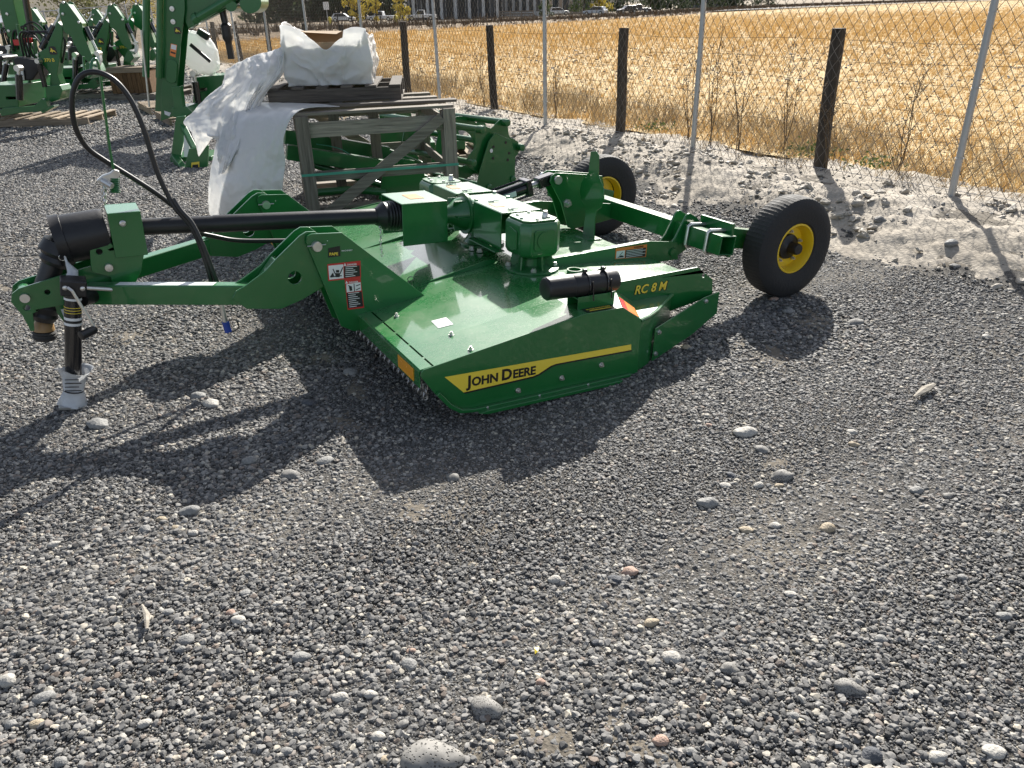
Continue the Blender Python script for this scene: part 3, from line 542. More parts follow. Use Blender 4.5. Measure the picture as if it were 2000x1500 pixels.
# --- side panels
panel = [(-0.194, 0.215), (-0.192, 0.232), (-0.180, 0.243), (-0.148, 0.248), (0.59, 0.362), (0.80, 0.361), (0.911, 0.287), (0.920, 0.012), (0.03, 0.012), (-0.03, 0.022), (-0.078, 0.056), (-0.133, 0.125)]
def rim(v0, v1):
    pts = [(-0.133, 0.125), (-0.078, 0.056), (-0.03, 0.022), (0.03, 0.012), (0.86, 0.012)]
    inn = [(x + 0.012, z + 0.014) for x, z in pts]
    return MB().prism(pts + inn[::-1], 'v', v0, v1)
for side in (0, 1):
    a, b = (-0.001, 0.007) if side == 0 else (mir(0.007), mir(-0.001))
    sp = MB().prism(panel, 'v', a, b).build('side_panel', G, mower, 0.0025)
    ra, rb = (-0.022, -0.0015) if side == 0 else (mir(-0.0015), mir(-0.022))
    rim(ra, rb).build('skid_rim', G, sp, 0.003)
    sa, sbb = (-0.045, -0.004) if side == 0 else (mir(-0.004), mir(-0.045))
    MB().prism([(0.05, 0.012), (0.09, 0.0), (0.78, 0.0), (0.80, 0.008), (0.80, 0.016), (0.09, 0.018)], 'v', sa, sbb).build('skid_shoe', G, sp, 0.003)
    if side == 0:
        near_panel = sp
        dc = MB().prism([(-0.090, 0.194), (0.864, 0.170), (0.867, 0.142), (0.455, 0.150), (0.425, 0.146), (0.36, 0.118), (0.332, 0.113), (-0.004, 0.106)], 'v', -0.0025, -0.0012).build('decal_stripe', 'decal', sp)
        ed = [(-0.004, 0.106), (0.332, 0.113), (0.36, 0.118), (0.425, 0.146), (0.455, 0.150), (0.867, 0.142)]
        MB().prism(ed + [(x + 0.006, z - 0.008) for x, z in reversed(ed)], 'v', -0.0024, -0.0012).build('stripe_edge', 'ink', dc)  # black print band along the stripe's lower edge
        lettering([('J', 0.092), ('OHN', 0.072), (' ', 0.06), ('D', 0.092), ('EERE', 0.072)], 'ink', dc, (0.014, -0.0032, 0.129), (1, 0, -0.02), (0, 0, 1), bold=0.035, width=0.335)
        for (u, z) in ((0.26, 0.060), (0.485, 0.075), (0.70, 0.098)):
            MB().lathe([(0, 0.013), (0.002, 0.013), (0.002, 0.009), (0.010, 0.009), (0.010, 0.005), (0.018, 0.005)], (u, -0.002, z), (0, -1, 0), 8).build('bolt', 'zinc', sp)
        for (u, z) in ((0.10, 0.022), (0.36, 0.022), (0.62, 0.022)):
            MB().lathe([(0, 0.006), (0.004, 0.004)], (u, -0.022, z), (0, -1, 0), 8).build('bolt', 'zinc', sp)
    # sloped corner, ledge, round skirt and flap behind the panel
    mm = (lambda v: v) if side == 0 else mir
    cn = MB(); cn.add([(0.80, mm(0.006), 0.354), (0.935, mm(0.2449), 0.354), (1.04, mm(0.2449), 0.284), (0.912, mm(0.006), 0.286), (0.80, mm(0.006), 0.348), (0.935, mm(0.2449), 0.348), (1.04, mm(0.2449), 0.278), (0.912, mm(0.006), 0.280)],
           [(0,1,2,3),(7,6,5,4),(0,4,5,1),(1,5,6,2),(2,6,7,3),(3,7,4,0)]); cn = cn.build('corner_slope', 'deckgreen', deck)
    arc = [(0.913, 0.008), (0.99, 0.035), (1.07, 0.080), (1.14, 0.130), (1.21, 0.183), (1.265, 0.222), (1.30, 0.2449)]
    MB().prism([(u, mm(v)) for u, v in arc] + [(1.03, mm(0.2449))], 'w', 0.276, 0.282).build('ledge', 'deckgreen', deck, 0.001)
    MB().tube([(u, mm(v), 0.277) for u, v in arc], 0.010, 8).build('ledge_rim', G, deck)
    sk = MB(); n = len(arc); sk.add([(u, mm(v), 0.275) for u, v in arc] + [(u, mm(v), 0.02) for u, v in arc] + [(u + 0.003, mm(v + 0.006), 0.275) for u, v in arc] + [(u + 0.003, mm(v + 0.006), 0.02) for u, v in arc],
           [(i, i+1, n+i+1, n+i) for i in range(n-1)] + [(2*n+i+1, 2*n+i, 3*n+i, 3*n+i+1) for i in range(n-1)] + [(n+i, n+i+1, 3*n+i+1, 3*n+i) for i in range(n-1)])
    sk.build('round_skirt', G, mower, smooth=60)
    if side == 0:
        nrm = Vector((0.60, -0.3, 0.74)).normalized()
        def onslope(k, t):
            A, B_, C_, D_ = Vector((0.80, 0.006, 0.354)), Vector((0.935, 0.2449, 0.354)), Vector((1.04, 0.2449, 0.284)), Vector((0.912, 0.006, 0.286)); return (A*(1-t) + B_*t)*(1-k) + (D_*(1-t) + C_*t)*k + nrm*0.0012
        quad_plate([onslope(0.04, 0.06), onslope(0.30, 0.04), onslope(0.30, 0.60), onslope(0.04, 0.62)], 0.001, nrm).build('reflector', 'red', cn)
        quad_plate([onslope(0.32, 0.04), onslope(0.90, 0.02), onslope(0.90, 0.52), onslope(0.32, 0.58)], 0.001, nrm).build('reflector', 'orange', cn)
    fpa, fpb = Vector((1.045, mm(0.060), 0)), Vector((1.61, mm(0.238), 0))
    fd = (fpb - fpa).normalized(); fn = Vector((fd.y, -fd.x, 0)) * (1 if side == 0 else -1); ln = (fpb - fpa).length
    fp = MB(); prof = [(0.0, 0.03), (0.0, 0.20), (0.44, 0.258), (ln, 0.256), (ln + 0.005, 0.135), (0.36, 0.075)]
    fp.add([fpa + fd * t + fn * 0.010 + Vector((0, 0, z)) for t, z in prof] + [fpa + fd * t + fn * 0.004 + Vector((0, 0, z)) for t, z in prof],
           [tuple(range(6)), tuple(range(11, 5, -1))] + [(i, (i+1) % 6, 6 + (i+1) % 6, 6 + i) for i in range(6)])
    fpo = fp.build('rear_flap', G, mower, 0.002)
    for t, z in ((0.03, 0.175), (0.02, 0.065), (0.455, 0.235)):
        c = fpa + fd * t + fn * 0.010 + Vector((0, 0, z)); MB().lathe([(0, 0.013), (0.003, 0.013), (0.003, 0.009), (0.012, 0.008)], c, fn, 8).build('bolt', 'zinc', fpo)
    # upright plate with the model number
    rp = MB().prism([(0.93, 0.30), (0.93, 0.390), (1.45, 0.405), (1.565, 0.325), (1.578, 0.235), (1.30, 0.19), (1.02, 0.235)], 'v', mm(0.246) - 0.003, mm(0.246) + 0.003, [circ(1.50, 0.355, 0.013, 10)]).build('rear_plate', G, mower, 0.0015)
    if side == 0:
        lettering([('RC', 0.085), (' ', 0.05), ('8', 0.085), (' ', 0.04), ('M', 0.085)], 'ink', rp, (1.048, 0.2418, 0.3135), (1, 0, -0.005), (0, 0, 1), shear=0.2, bold=0.045, width=0.220)
        lettering([('RC', 0.085), (' ', 0.05), ('8', 0.085), (' ', 0.04), ('M', 0.085)], 'decal', rp, (1.05, 0.2405, 0.3155), (1, 0, -0.005), (0, 0, 1), shear=0.2, bold=0.022, width=0.210)
    # rib with the warning sticker
    v = mm(0.70); rb = MB().prism([(0.83, 0.352), (0.86, 0.405), (1.50, 0.430), (1.70, 0.405), (1.72, 0.30), (1.52, 0.30)], 'v', v - 0.004, v + 0.004).build('deck_rib', G, mower, 0.002)
    MB().prism([(0.86, 0.406), (1.50, 0.431), (1.50, 0.4265), (0.86, 0.4015)], 'v', v + 0.004, v + 0.03).build('rib_flange', G, rb, 0.001)
    if side == 0:
        st = MB().prism([(1.262, 0.355), (1.262, 0.415), (1.478, 0.415), (1.478, 0.343)], 'v', v - 0.0056, v - 0.0045).build('warning_sticker', 'orange', rb)
        MB().prism([(1.268, 0.358), (1.268, 0.398), (1.325, 0.398), (1.325, 0.355)], 'v', v - 0.0064, v - 0.0056).build('pictogram_field', 'white', st)
        MB().prism([(1.330, 0.354), (1.330, 0.398), (1.472, 0.398), (1.472, 0.346)], 'v', v - 0.0064, v - 0.0056).build('text_field', 'ink', st)
        t = MB()
        for k in range(5): t.prism([(1.336, 0.391 - k*0.009), (1.336, 0.394 - k*0.009), (1.45 + 0.02*(k % 2), 0.394 - k*0.009), (1.45 + 0.02*(k % 2), 0.391 - k*0.009)], 'v', v - 0.0072, v - 0.0064)
        t.build('fine_print', 'white', st); lettering([('WARNING', 0.014)], 'ink', st, (1.385, v - 0.006, 0.402), (1, 0, 0), (0, 0, 1), bold=0.02)
        t = MB(); t.prism([(1.275, 0.362), (1.32, 0.360), (1.316, 0.368), (1.30, 0.372), (1.287, 0.367)], 'v', v - 0.0072, v - 0.0064); t.tube([(1.29, v - 0.0068, 0.372), (1.31, v - 0.0068, 0.390)], 0.0015, 5); t.build('pictogram', 'ink', st)
# --- hanging chain guard along the front
ck = MB()
for k in range(3): ck.ring((0, 0, -0.006 - k * 0.021), (1, 0, 0) if k % 2 else (0, 1, 0), 0.0150, 0.0036, 10, 5, sx=0.66, xd=(0, 1, 0) if k % 2 else (1, 0, 0))
ch0 = ck.build('chain', 'steel', mower); ch0.location = (-0.165, 0.025, 0.158)
for k in range(1, 92): dup(ch0, mower, (-0.165 + 0.012*(k % 2), 0.025 + k*0.028, 0.150 + 0.004*((k*7) % 3)))
# --- hitch lugs: two shield plates and the tongue's clevis between them, each side
shield = [(-0.415, 0.615), (-0.408, 0.640), (-0.388, 0.648), (-0.25, 0.640), (0.149, 0.285), (-0.20, 0.160), (-0.222, 0.158), (-0.285, 0.195)]
pin = (-0.372, 0.593)
clev = [(-0.755, 0.395), (-0.735, 0.425), (-0.690, 0.445), (-0.60, 0.50), (-0.552, 0.545), (-0.435, 0.640), (-0.405, 0.655), (-0.365, 0.652), (-0.335, 0.625), (-0.320, 0.560), (-0.340, 0.395), (-0.45, 0.345), (-0.55, 0.315), (-0.70, 0.338)]
for side in (0, 1):
    mm = (lambda v: v) if side == 0 else mir
    for v in (0.752, 0.892):
        sh = MB().prism(shield, 'v', mm(v) - 0.005, mm(v) + 0.005, [circ(-0.318, 0.612, 0.004, 6)]).build('hitch_shield', G, mower, 0.0025)
        if side == 0 and v < 0.8: near_shield = sh
    cl = MB()
    for v in (0.772, 0.868): cl.prism(clev, 'v', mm(v) - 0.006, mm(v) + 0.006, [circ(-0.475, 0.452, 0.030, 16)])
    clo = cl.build('tongue_clevis', G, mower, 0.0025)
    MB().lathe([(-0.175, 0.0), (-0.175, 0.021), (-0.170, 0.023), (0.01, 0.023), (0.018, 0.019), (0.018, 0.0)], (pin[0], mm(0.895) if side == 0 else mir(0.735), pin[1]), (0, 1, 0), 16).build('hitch_pin', 'zinc', mower)
    c = Vector((pin[0], (0.735 if side == 0 else mir(0.905)), pin[1])); MB().tube([c + Vector((-0.042, 0, 0.004)), c + Vector((0.042, 0, 0.004))], 0.003, 6).build('cotter_pin', 'zinc', mower)
    a = Vector((-0.66, mm(0.82), 0.388)); b = Vector((-1.30, mm(1.215), 0.362))
    MB().beam(a, b, 0.062, 0.092).build('tongue_beam', G, mower, 0.006)
    gus = MB().prism([(-0.58, 0.335), (-0.64, 0.34), (-0.64, 0.435), (-0.55, 0.54), (-0.50, 0.52)], 'v', mm(0.82) - 0.035, mm(0.82) + 0.035).build('clevis_web', G, clo, 0.004)
# paper strip on the near beam
a = Vector((-0.80, 0.905, 0.432)); b = Vector((-1.18, 1.14, 0.4166))
st = MB().beam(a + Vector((0, 0, -0.0045)), b + Vector((0, 0, -0.0045)), 0.045, 0.0022).build('paper_strip', 'white', mower)
# --- stickers on the near shield
vS = 0.752 - 0.005
def shq(name, mat, a, b, c, d, off, parent): return MB().prism([a, b, c, d], 'v', vS - off - 0.0008, vS - off, ).build(name, mat, parent)
def mvp(px, py): p = mv(px, py, vS); return (p[0], p[2])
s1 = shq('dealer_sticker', 'ink', mvp(641, 485), mvp(641, 503), mvp(665, 500), mvp(664, 480), 0.0006, near_shield)
p = mvp(643, 499); lettering([('PAPE', 0.03)], 'decal', s1, (p[0], vS - 0.0022, p[1]), (1, 0, -0.05), (0, 0, 1), bold=0.02, width=0.042)
p = mvp(667, 491); lettering([('MACHINERY', 0.011)], 'white', s1, (p[0], vS - 0.0016, p[1]), (1, 0, -0.05), (0, 0, 1), bold=0.01, width=0.052)
def sticker(px, head, picto, body):
    s = shq('danger_sticker', 'red', *[mvp(*q) for q in px], 0.0006, near_shield)
    shq('pictogram_field', 'white', *[mvp(*q) for q in picto], 0.0016, s); shq('text_field', 'ink', *[mvp(*q) for q in body], 0.0016, s)
    a, b, c, d = [np.array(mvp(*q)) for q in body]; t = MB(); n = 5 if len(px) else 5
    rows = int((a[1] - b[1]) / 0.0085) if a[1] > b[1] else 5
    rows = max(4, min(11, int(abs(a[1] - b[1]) / 0.009)))
    for k in range(rows):
        f = (k + 0.5) / rows; l = a + (b - a) * f; r = d + (c - d) * f; w_ = 0.82 - 0.25 * ((k * 5) % 3) / 2; e = l + (r - l) * w_; l = l + (r - l) * 0.08
        t.prism([(l[0], l[1]), (e[0], e[1]), (e[0], e[1] + 0.0028), (l[0], l[1] + 0.0028)], 'v', vS - 0.0032, vS - 0.0024)
    t.build('fine_print', 'white', s)
    h = mvp(*head); lettering([('\u25B2' if False else 'DANGER', 0.019)], 'white', s, (h[0], vS - 0.0022, h[1]), (1, 0, -0.05), (0, 0, 1), shear=0.0, bold=0.02, width=0.046)
    hx = h[0] - 0.017; MB().prism([(hx, h[1]), (hx + 0.013, h[1]), (hx + 0.0065, h[1] + 0.013)], 'v', vS - 0.0022, vS - 0.0014).build('alert_triangle', 'white', s)
    return s
s = sticker([(639, 516), (641, 549), (705, 542), (704, 509)], (678, 518.5), [(641, 519), (643, 546), (671, 543), (670, 516)], [(672, 520), (672, 543), (703, 539), (702, 518)])
def picto(parent, pts_list, lines):
    t = MB()
    for pl in pts_list: t.prism([mvp(*q) for q in pl], 'v', vS - 0.0034, vS - 0.0024)
    for ln in lines:
        q = [mvp(*k) for k in ln]; t.tube([(a[0], vS - 0.0028, a[1]) for a in q], 0.0022, 5)
    t.build('pictogram', 'ink', parent)
picto(s, [[(656, 527), (662, 527), (662, 532), (656, 532)], [(654, 533), (664, 533), (663, 541), (655, 541)], [(644, 540), (650, 532), (653, 541)]], [[(654, 534), (650, 525)], [(664, 534), (669, 522)], [(645, 541), (667, 538)]])
s = sticker([(673, 546), (679, 605), (711, 601), (704, 542)], (681, 553), [(676, 555), (677, 571), (705, 567), (704, 551)], [(677, 572), (680, 602), (709, 598), (706, 569)])
picto(s, [[(681, 559), (686, 558), (688, 567), (683, 568)]], [[(691, 554), (692, 569)], [(695, 558), (703, 555)], [(695, 566), (703, 562)], [(680, 557), (687, 561)]])
# --- tongue nose
nose = [(-1.605, 0.36), (-1.595, 0.395), (-1.565, 0.415), (-1.30, 0.475), (-1.18, 0.50), (-1.12, 0.48), (-1.12, 0.33), (-1.45, 0.315), (-1.50, 0.312), (-1.535, 0.295), (-1.545, 0.215), (-1.560, 0.215), (-1.575, 0.29)]
for v in (1.235, 1.365):
    MB().prism(nose, 'v', v - 0.006, v + 0.006, [circ(-1.46, 0.385, 0.012, 10), circ(-1.552, 0.325, 0.014, 10)]).build('tongue_plate', G, mower, 0.002)
MB().lathe([(0, 0.0), (0, 0.02), (0.17, 0.02), (0.17, 0.0)], (-1.55, 1.215, 0.372), (0, 1, 0), 14).build('tongue_pin', 'zinc', mower)
MB().tube([(-1.55, 1.24, 0.372), (-1.55, 1.36, 0.372)], 0.034, 14).build('tongue_bushing', G, mower)
MB().prism([(-1.46, 0.315), (-1.41, 0.315), (-1.40, 0.20), (-1.415, 0.195), (-1.43, 0.24)], 'v', 1.255, 1.265).build('hook_plate', G, mower, 0.002)
# --- driveline carrier
car = MB().prism([(-1.27, 0.49), (-1.26, 0.565), (-1.24, 0.585), (-1.17, 0.58), (-1.16, 0.55), (-1.05, 0.55), (-1.045, 0.52), (-1.07, 0.44), (-1.12, 0.36), (-1.20, 0.36), (-1.20, 0.43), (-1.27, 0.46)], 'v', 1.206, 1.216, [circ(-1.225, 0.548, 0.014, 10)]).build('carrier_plate', G, mower, 0.002)
c2 = car.copy(); COL.objects.link(c2); c2.parent = mower; c2.location = (0, 0.178, 0)
MB().lathe([(0, 0.017), (0.02, 0.017), (0.022, 0)], (-1.20, 1.206, 0.475), (0, -1, 0), 12).build('carrier_pin', 'zinc', mower)
bx = MB().box(-1.165, -1.03, 1.195, 1.203, 0.515, 0.715).box(-1.165, -1.03, 1.397, 1.405, 0.515, 0.715).box(-1.165, -1.03, 1.2035, 1.3965, 0.708, 0.7151).box(-1.165, -1.16, 1.2035, 1.3965, 0.515, 0.7075)
cb = bx.build('carrier_box', G, mower, 0.004)
MB().lathe([(0, 0.014), (0.006, 0.014), (0.010, 0.008), (0.010, 0)], (-1.11, 1.194, 0.668), (0, -1, 0), 12).build('bolt', 'zinc', cb)
MB().lathe([(0.0, 0.098), (0.02, 0.104), (0.17, 0.108), (0.172, 0.114), (0.20, 0.114), (0.215, 0.118), (0.215, 0.105), (0.0, 0.09)], (-1.172, 1.30, 0.618), (-1, 0, -0.13), 28).build('driveline_bell', 'black', mower)
MB().lathe([(0, 0.075), (0.05, 0.085), (0.07, 0.065), (0.09, 0.07), (0.11, 0.055)], (-1.36, 1.30, 0.585), (-0.5, 0, -1), 20).build('joint_bell', 'black', mower)
MB().tube([(-1.38, 1.30, 0.56), (-1.53, 1.30, 0.27)], 0.046, 18).build('front_driveshaft', 'black', mower)
MB().lathe([(0, 0.05), (0.03, 0.062), (0.06, 0.052), (0.075, 0.058), (0.09, 0.05), (0.10, 0.045)], (-1.47, 1.30, 0.33), (-0.4, 0, -1), 18).build('shaft_boot', 'black', mower)
MB().lathe([(0, 0.030), (0.02, 0.042), (0.045, 0.044), (0.05, 0.03)], (-1.508, 1.30, 0.235), (-0.1, 0, -1), 18).build('shaft_yoke', 'grease', mower)
MB().lathe([(0, 0.046), (0.006, 0.050), (0.012, 0.046), (0.018, 0.050), (0.03, 0.050), (0.04, 0.042), (0.04, 0.03)], (-1.513, 1.30, 0.185), (-0.1, 0, -1), 18).build('shaft_collar', 'rubber', mower)
MB().prism([(-1.425, 0.30), (-1.395, 0.305), (-1.375, 0.195), (-1.41, 0.185)], 'v', 1.222, 1.2235).build('hang_tag', 'bag', mower)
# --- main driveline
MB().tube([(-1.03, 1.30, 0.622), (-0.72, 1.30, 0.606), (-0.71, 1.30, 0.6055), (0.13, 1.30, 0.568)], [0.0385, 0.0385, 0.042, 0.042], 22).build('driveline_guard', 'black', mower)
MB().lathe([(0, 0.045), (0.015, 0.052), (0.03, 0.066), (0.045, 0.076), (0.06, 0.073), (0.068, 0.079), (0.076, 0.072), (0.084, 0.080), (0.092, 0.073), (0.10, 0.081), (0.108, 0.074), (0.116, 0.082), (0.14, 0.08)], (0.105, 1.30, 0.569), (1, 0, -0.04), 26).build('bellows', 'black', mower)
cc = MB()
for k in range(9): cc.ring((0.115 + 0.003*math.sin(k), 1.255, 0.515 - k*0.018), (1, 0, 0) if k % 2 else (0, 1, 0), 0.011, 0.002, 8, 4, sx=0.6, xd=(0, 1, 0) if k % 2 else (1, 0, 0))
cc.build('guard_chain', 'zinc', mower)
# --- front driveline shield
shd = MB().box(0.20, 0.46, 1.145, 1.152, 0.432, 0.655).box(0.20, 0.46, 1.448, 1.455, 0.432, 0.655).box(0.20, 0.46, 1.1525, 1.4475, 0.648, 0.6553).build('driveline_shield', G, mower, 0.006)
quad_plate([(0.29, 1.25, 0.656), (0.37, 1.25, 0.656), (0.37, 1.37, 0.656), (0.29, 1.37, 0.656)], 0.0008, (0, 0, 1)).build('sticker', 'orange', shd)
# --- gearboxes and their covers
def gearbox(v, name='gearbox'):
    b = MB(); o = lambda r, c: [(0.75 - r, -r + c), (0.75 - r + c, -r), (0.75 + r - c, -r), (0.75 + r, -r + c), (0.75 + r, r - c), (0.75 + r - c, r), (0.75 - r + c, r), (0.75 - r, r - c)]
    L = [(0.425, 0.072, 0.02), (0.445, 0.108, 0.035), (0.465, 0.118, 0.040), (0.600, 0.118, 0.040), (0.618, 0.108, 0.034)]
    vs = []; fs = []
    for z, r, c in L: vs += [(x, y + v, z) for x, y in o(r, c)]
    for i in range(len(L) - 1):
        for k in range(8): fs.append((i*8 + k, i*8 + (k+1) % 8, (i+1)*8 + (k+1) % 8, (i+1)*8 + k))
    fs += [tuple(range(7, -1, -1)), tuple(range(32, 40))]
    g = b.add(vs, fs).build(name, 'cast', mower, 0.008, seg=3)
    MB().prism(o(0.100, 0.03) and [(x, y + v) for x, y in o(0.100, 0.03)], 'w', 0.6185, 0.628).build('gearbox_lid', 'cast', g, 0.002)
    for a in range(6):
        an = rad(a*60 + 15); MB().lathe([(0, 0.009), (0.008, 0.009), (0.009, 0.0)], (0.75 + 0.082*math.cos(an), v + 0.082*math.sin(an), 0.628), (0, 0, 1), 6).build('bolt', 'zinc', g)
    MB().lathe([(0, 0.017), (0.02, 0.015), (0.024, 0.012), (0.032, 0.012), (0.033, 0)], (0.80, v - 0.035, 0.628), (0, 0, 1), 12).build('breather', 'zinc', g)
    MB().prism([(0.69, 0.49), (0.69, 0.575), (0.70, 0.585), (0.80, 0.585), (0.81, 0.575), (0.81, 0.49), (0.80, 0.48), (0.70, 0.48)], 'v', v - 0.125, v - 0.1185).build('side_boss', 'cast', g, 0.003)
    MB().lathe([(0, 0.045), (0.004, 0.045), (0.005, 0.0)], (0.75, v - 0.1255, 0.532), (0, -1, 0), 20).build('boss_disc', 'cast', g)
    MB().prism([(v - 0.05, 0.48), (v - 0.05, 0.57), (v + 0.02, 0.585), (v + 0.05, 0.57), (v + 0.05, 0.48), (v, 0.465)], 'u', 0.626, 0.6315).build('front_boss', 'cast', g, 0.003)
    nk = MB().lathe([(0, 0.145), (0.012, 0.145), (0.014, 0.10), (0.03, 0.072), (0.075, 0.068)], (0.75, v, 0.3555), (0, 0, 1), 24)
    for a in range(6):
        an = rad(a*60 + 30); nk.beam((0.75 + 0.09*math.cos(an), v + 0.09*math.sin(an), 0.365), (0.75 + 0.078*math.cos(an), v + 0.078*math.sin(an), 0.44), 0.010, 0.05, (math.cos(an), math.sin(an), 0))
    nk.build('pedestal', 'cast', g, 0.002)
    for a in range(4):
        an = rad(a*90 + 65); MB().lathe([(0, 0.016), (0.012, 0.016), (0.012, 0.011), (0.02, 0.011), (0.021, 0)], (0.75 + 0.122*math.cos(an), v + 0.122*math.sin(an), 0.3695), (0, 0, 1), 6).build('bolt', 'zinc', g)
    return g
gearbox(0.735); gearbox(mir(0.735))
for side in (0, 1):
    a, b = (0.865, 1.185) if side == 0 else (mir(1.185), mir(0.865))
    cv = MB().box(0.635, 0.641, a, b, 0.430, 0.628).box(0.875, 0.881, a, b, 0.430, 0.628).box(0.6415, 0.8745, a, b, 0.620, 0.6283).build('shaft_cover', G, mower, 0.006)
    quad_plate([(0.68, a + 0.14, 0.629), (0.735, a + 0.14, 0.629), (0.735, a + 0.23, 0.629), (0.68, a + 0.23, 0.629)], 0.0008, (0, 0, 1)).build('sticker', 'orange', cv)
    t = MB().ring((0.72, a + 0.05, 0.633), (0.2, 0.1, 1), 0.014, 0.002, 10, 5); t.tube([(0.70, a + 0.05, 0.633), (0.77, a + 0.055, 0.634)], 0.0022, 5); t.build('retaining_clip', 'zinc', cv)
    t = MB().ring((0.72, b - 0.05, 0.633), (0.2, 0.1, 1), 0.014, 0.002, 10, 5); t.tube([(0.70, b - 0.05, 0.633), (0.77, b - 0.045, 0.634)], 0.0022, 5); t.build('retaining_clip', 'zinc', cv)
    MB().box(0.60, 0.66, a - 0.0, b, 0.4225, 0.4285).build('cover_foot', G, cv, 0.001)
sg = MB().box(0.64, 0.90, 1.192, 1.408, 0.42, 0.622).build('splitter_gearbox', 'cast', mower, 0.03, seg=4)
MB().lathe([(0, 0.13), (0.014, 0.13), (0.016, 0.11), (0.05, 0.085), (0.075, 0.08)], (0.75, 1.30, 0.3555), (0, 0, 1), 24).build('pedestal', 'cast', sg, 0.002)
MB().lathe([(0, 0.115), (0.018, 0.115), (0.02, 0.095), (0.06, 0.085), (0.11, 0.05), (0.18, 0.045)], (0.645, 1.30, 0.54), (-1, 0, 0), 24).build('input_housing', 'cast', sg, 0.002)
for an in range(0, 360, 60): MB().beam((0.625, 1.30 + 0.05*math.cos(rad(an)), 0.54 + 0.05*math.sin(rad(an))), (0.55, 1.30 + 0.05*math.cos(rad(an)), 0.54 + 0.05*math.sin(rad(an))), 0.012, 0.09, (0, math.cos(rad(an)), math.sin(rad(an)))).build('housing_rib', 'cast', sg, 0.002)
for (u, v) in ((0.67, 1.22), (0.67, 1.38), (0.87, 1.22), (0.87, 1.38)): MB().lathe([(0, 0.012), (0.012, 0.012), (0.013, 0)], (u, v, 0.622), (0, 0, 1), 6).build('bolt', 'zinc', sg)
for (u, v) in ((0.62, 1.18), (0.64, 1.12), (0.88, 1.18)): MB().lathe([(0, 0.018), (0.006, 0.018), (0.006, 0.014), (0.022, 0.013), (0.023, 0)], (u, v, 0.36), (0, 0, 1), 6).build('bolt', 'zinc', deck)
# --- deck fittings
MB().lathe([(0, 0.040), (0.022, 0.040), (0.022, 0.033), (0.004, 0.033)], (0.905, 0.56, 0.355), (0, 0, 1), 20).build('filler_neck', G, deck)
MB().lathe([(0, 0.03), (0.006, 0.03), (0.006, 0.016), (0.022, 0.016), (0.023, 0)], (0.80, 0.52, 0.355), (0, 0, 1), 12).build('deck_plug', 'zinc', deck)
for (u, v) in ((0.05, 0.23), (0.05, 0.04), (-0.06, 0.60)):
    MB().lathe([(0, 0.013), (0.003, 0.013), (0.003, 0.009), (0.012, 0.008), (0.012, 0.005), (0.017, 0.005)], (u, v, deck_w(u)), (0, 0, 1), 6).build('bolt', 'zinc', deck)
dl = quad_plate([(0.62, 0.02, 0.3562), (0.78, 0.02, 0.3562), (0.78, 0.075, 0.3562), (0.62, 0.075, 0.3562)], 0.0008, (0, 0, 1)).build('rotation_decal', 'ink', deck)
lettering([('BLADE ROTATION', 0.016)], 'decal', dl, (0.635, 0.05, 0.3572), (1, 0, 0), (0, 1, 0), bold=0.01, width=0.13)
t = MB().tube([(0.64, 0.035, 0.3575), (0.76, 0.035, 0.3575)], 0.0025, 4); t.build('arrow', 'decal', dl)
# shallow cross ribs pressed into the deck front
MB().prism([(0.15, 0.2885), (0.62, 0.3575), (0.62, 0.376), (0.56, 0.376)], 'v', 0.895, 0.905).build('deck_brace', G, deck, 0.001)
MB().prism([(0.15, 0.2885), (0.62, 0.3575), (0.62, 0.376), (0.56, 0.376)], 'v', mir(0.905), mir(0.895)).build('deck_brace', G, deck, 0.001)
for q in ((0.17, 0.98), (0.12, 1.02)): MB().ring((q[0], q[1], deck_w(q[0]) + 0.012), (0.3, 0.8, 0.4), 0.017, 0.0022, 12, 5).build('wire_clip', 'steel', deck)
# --- manual canister
cz = 0.462; cv_ = 0.115
cn = MB().lathe([(0, 0.035), (0.004, 0.046), (0.012, 0.052), (0.14, 0.052), (0.142, 0.050), (0.146, 0.052), (0.37, 0.052), (0.384, 0.047), (0.39, 0.03)], (0.445, cv_, cz), (1, 0, -0.02), 28).build('manual_canister', 'black', mower)
for u in (0.655, 0.755):
    MB().ring((u, cv_, cz - 0.004), (1, 0, 0), 0.0535, 0.0045, 24, 6).build('canister_strap', 'blackpaint', cn)
    MB().box(u - 0.009, u + 0.009, cv_ - 0.012, cv_ + 0.008, cz + 0.051, cz + 0.066).build('strap_buckle', 'blackpaint', cn, 0.003)
    MB().tube([(u + 0.012, cv_ - 0.055, cz + 0.02), (u + 0.02, cv_ - 0.057, cz - 0.07)], 0.003, 6).build('strap_tail', 'blackpaint', cn)
MB().box(0.60, 0.80, cv_ - 0.045, cv_ - 0.040, 0.352, 0.415).box(0.60, 0.80, cv_ + 0.040, cv_ + 0.045, 0.352, 0.415).box(0.60, 0.80, cv_ - 0.0395, cv_ + 0.0395, 0.402, 0.408).build('canister_bracket', G, cn, 0.002)
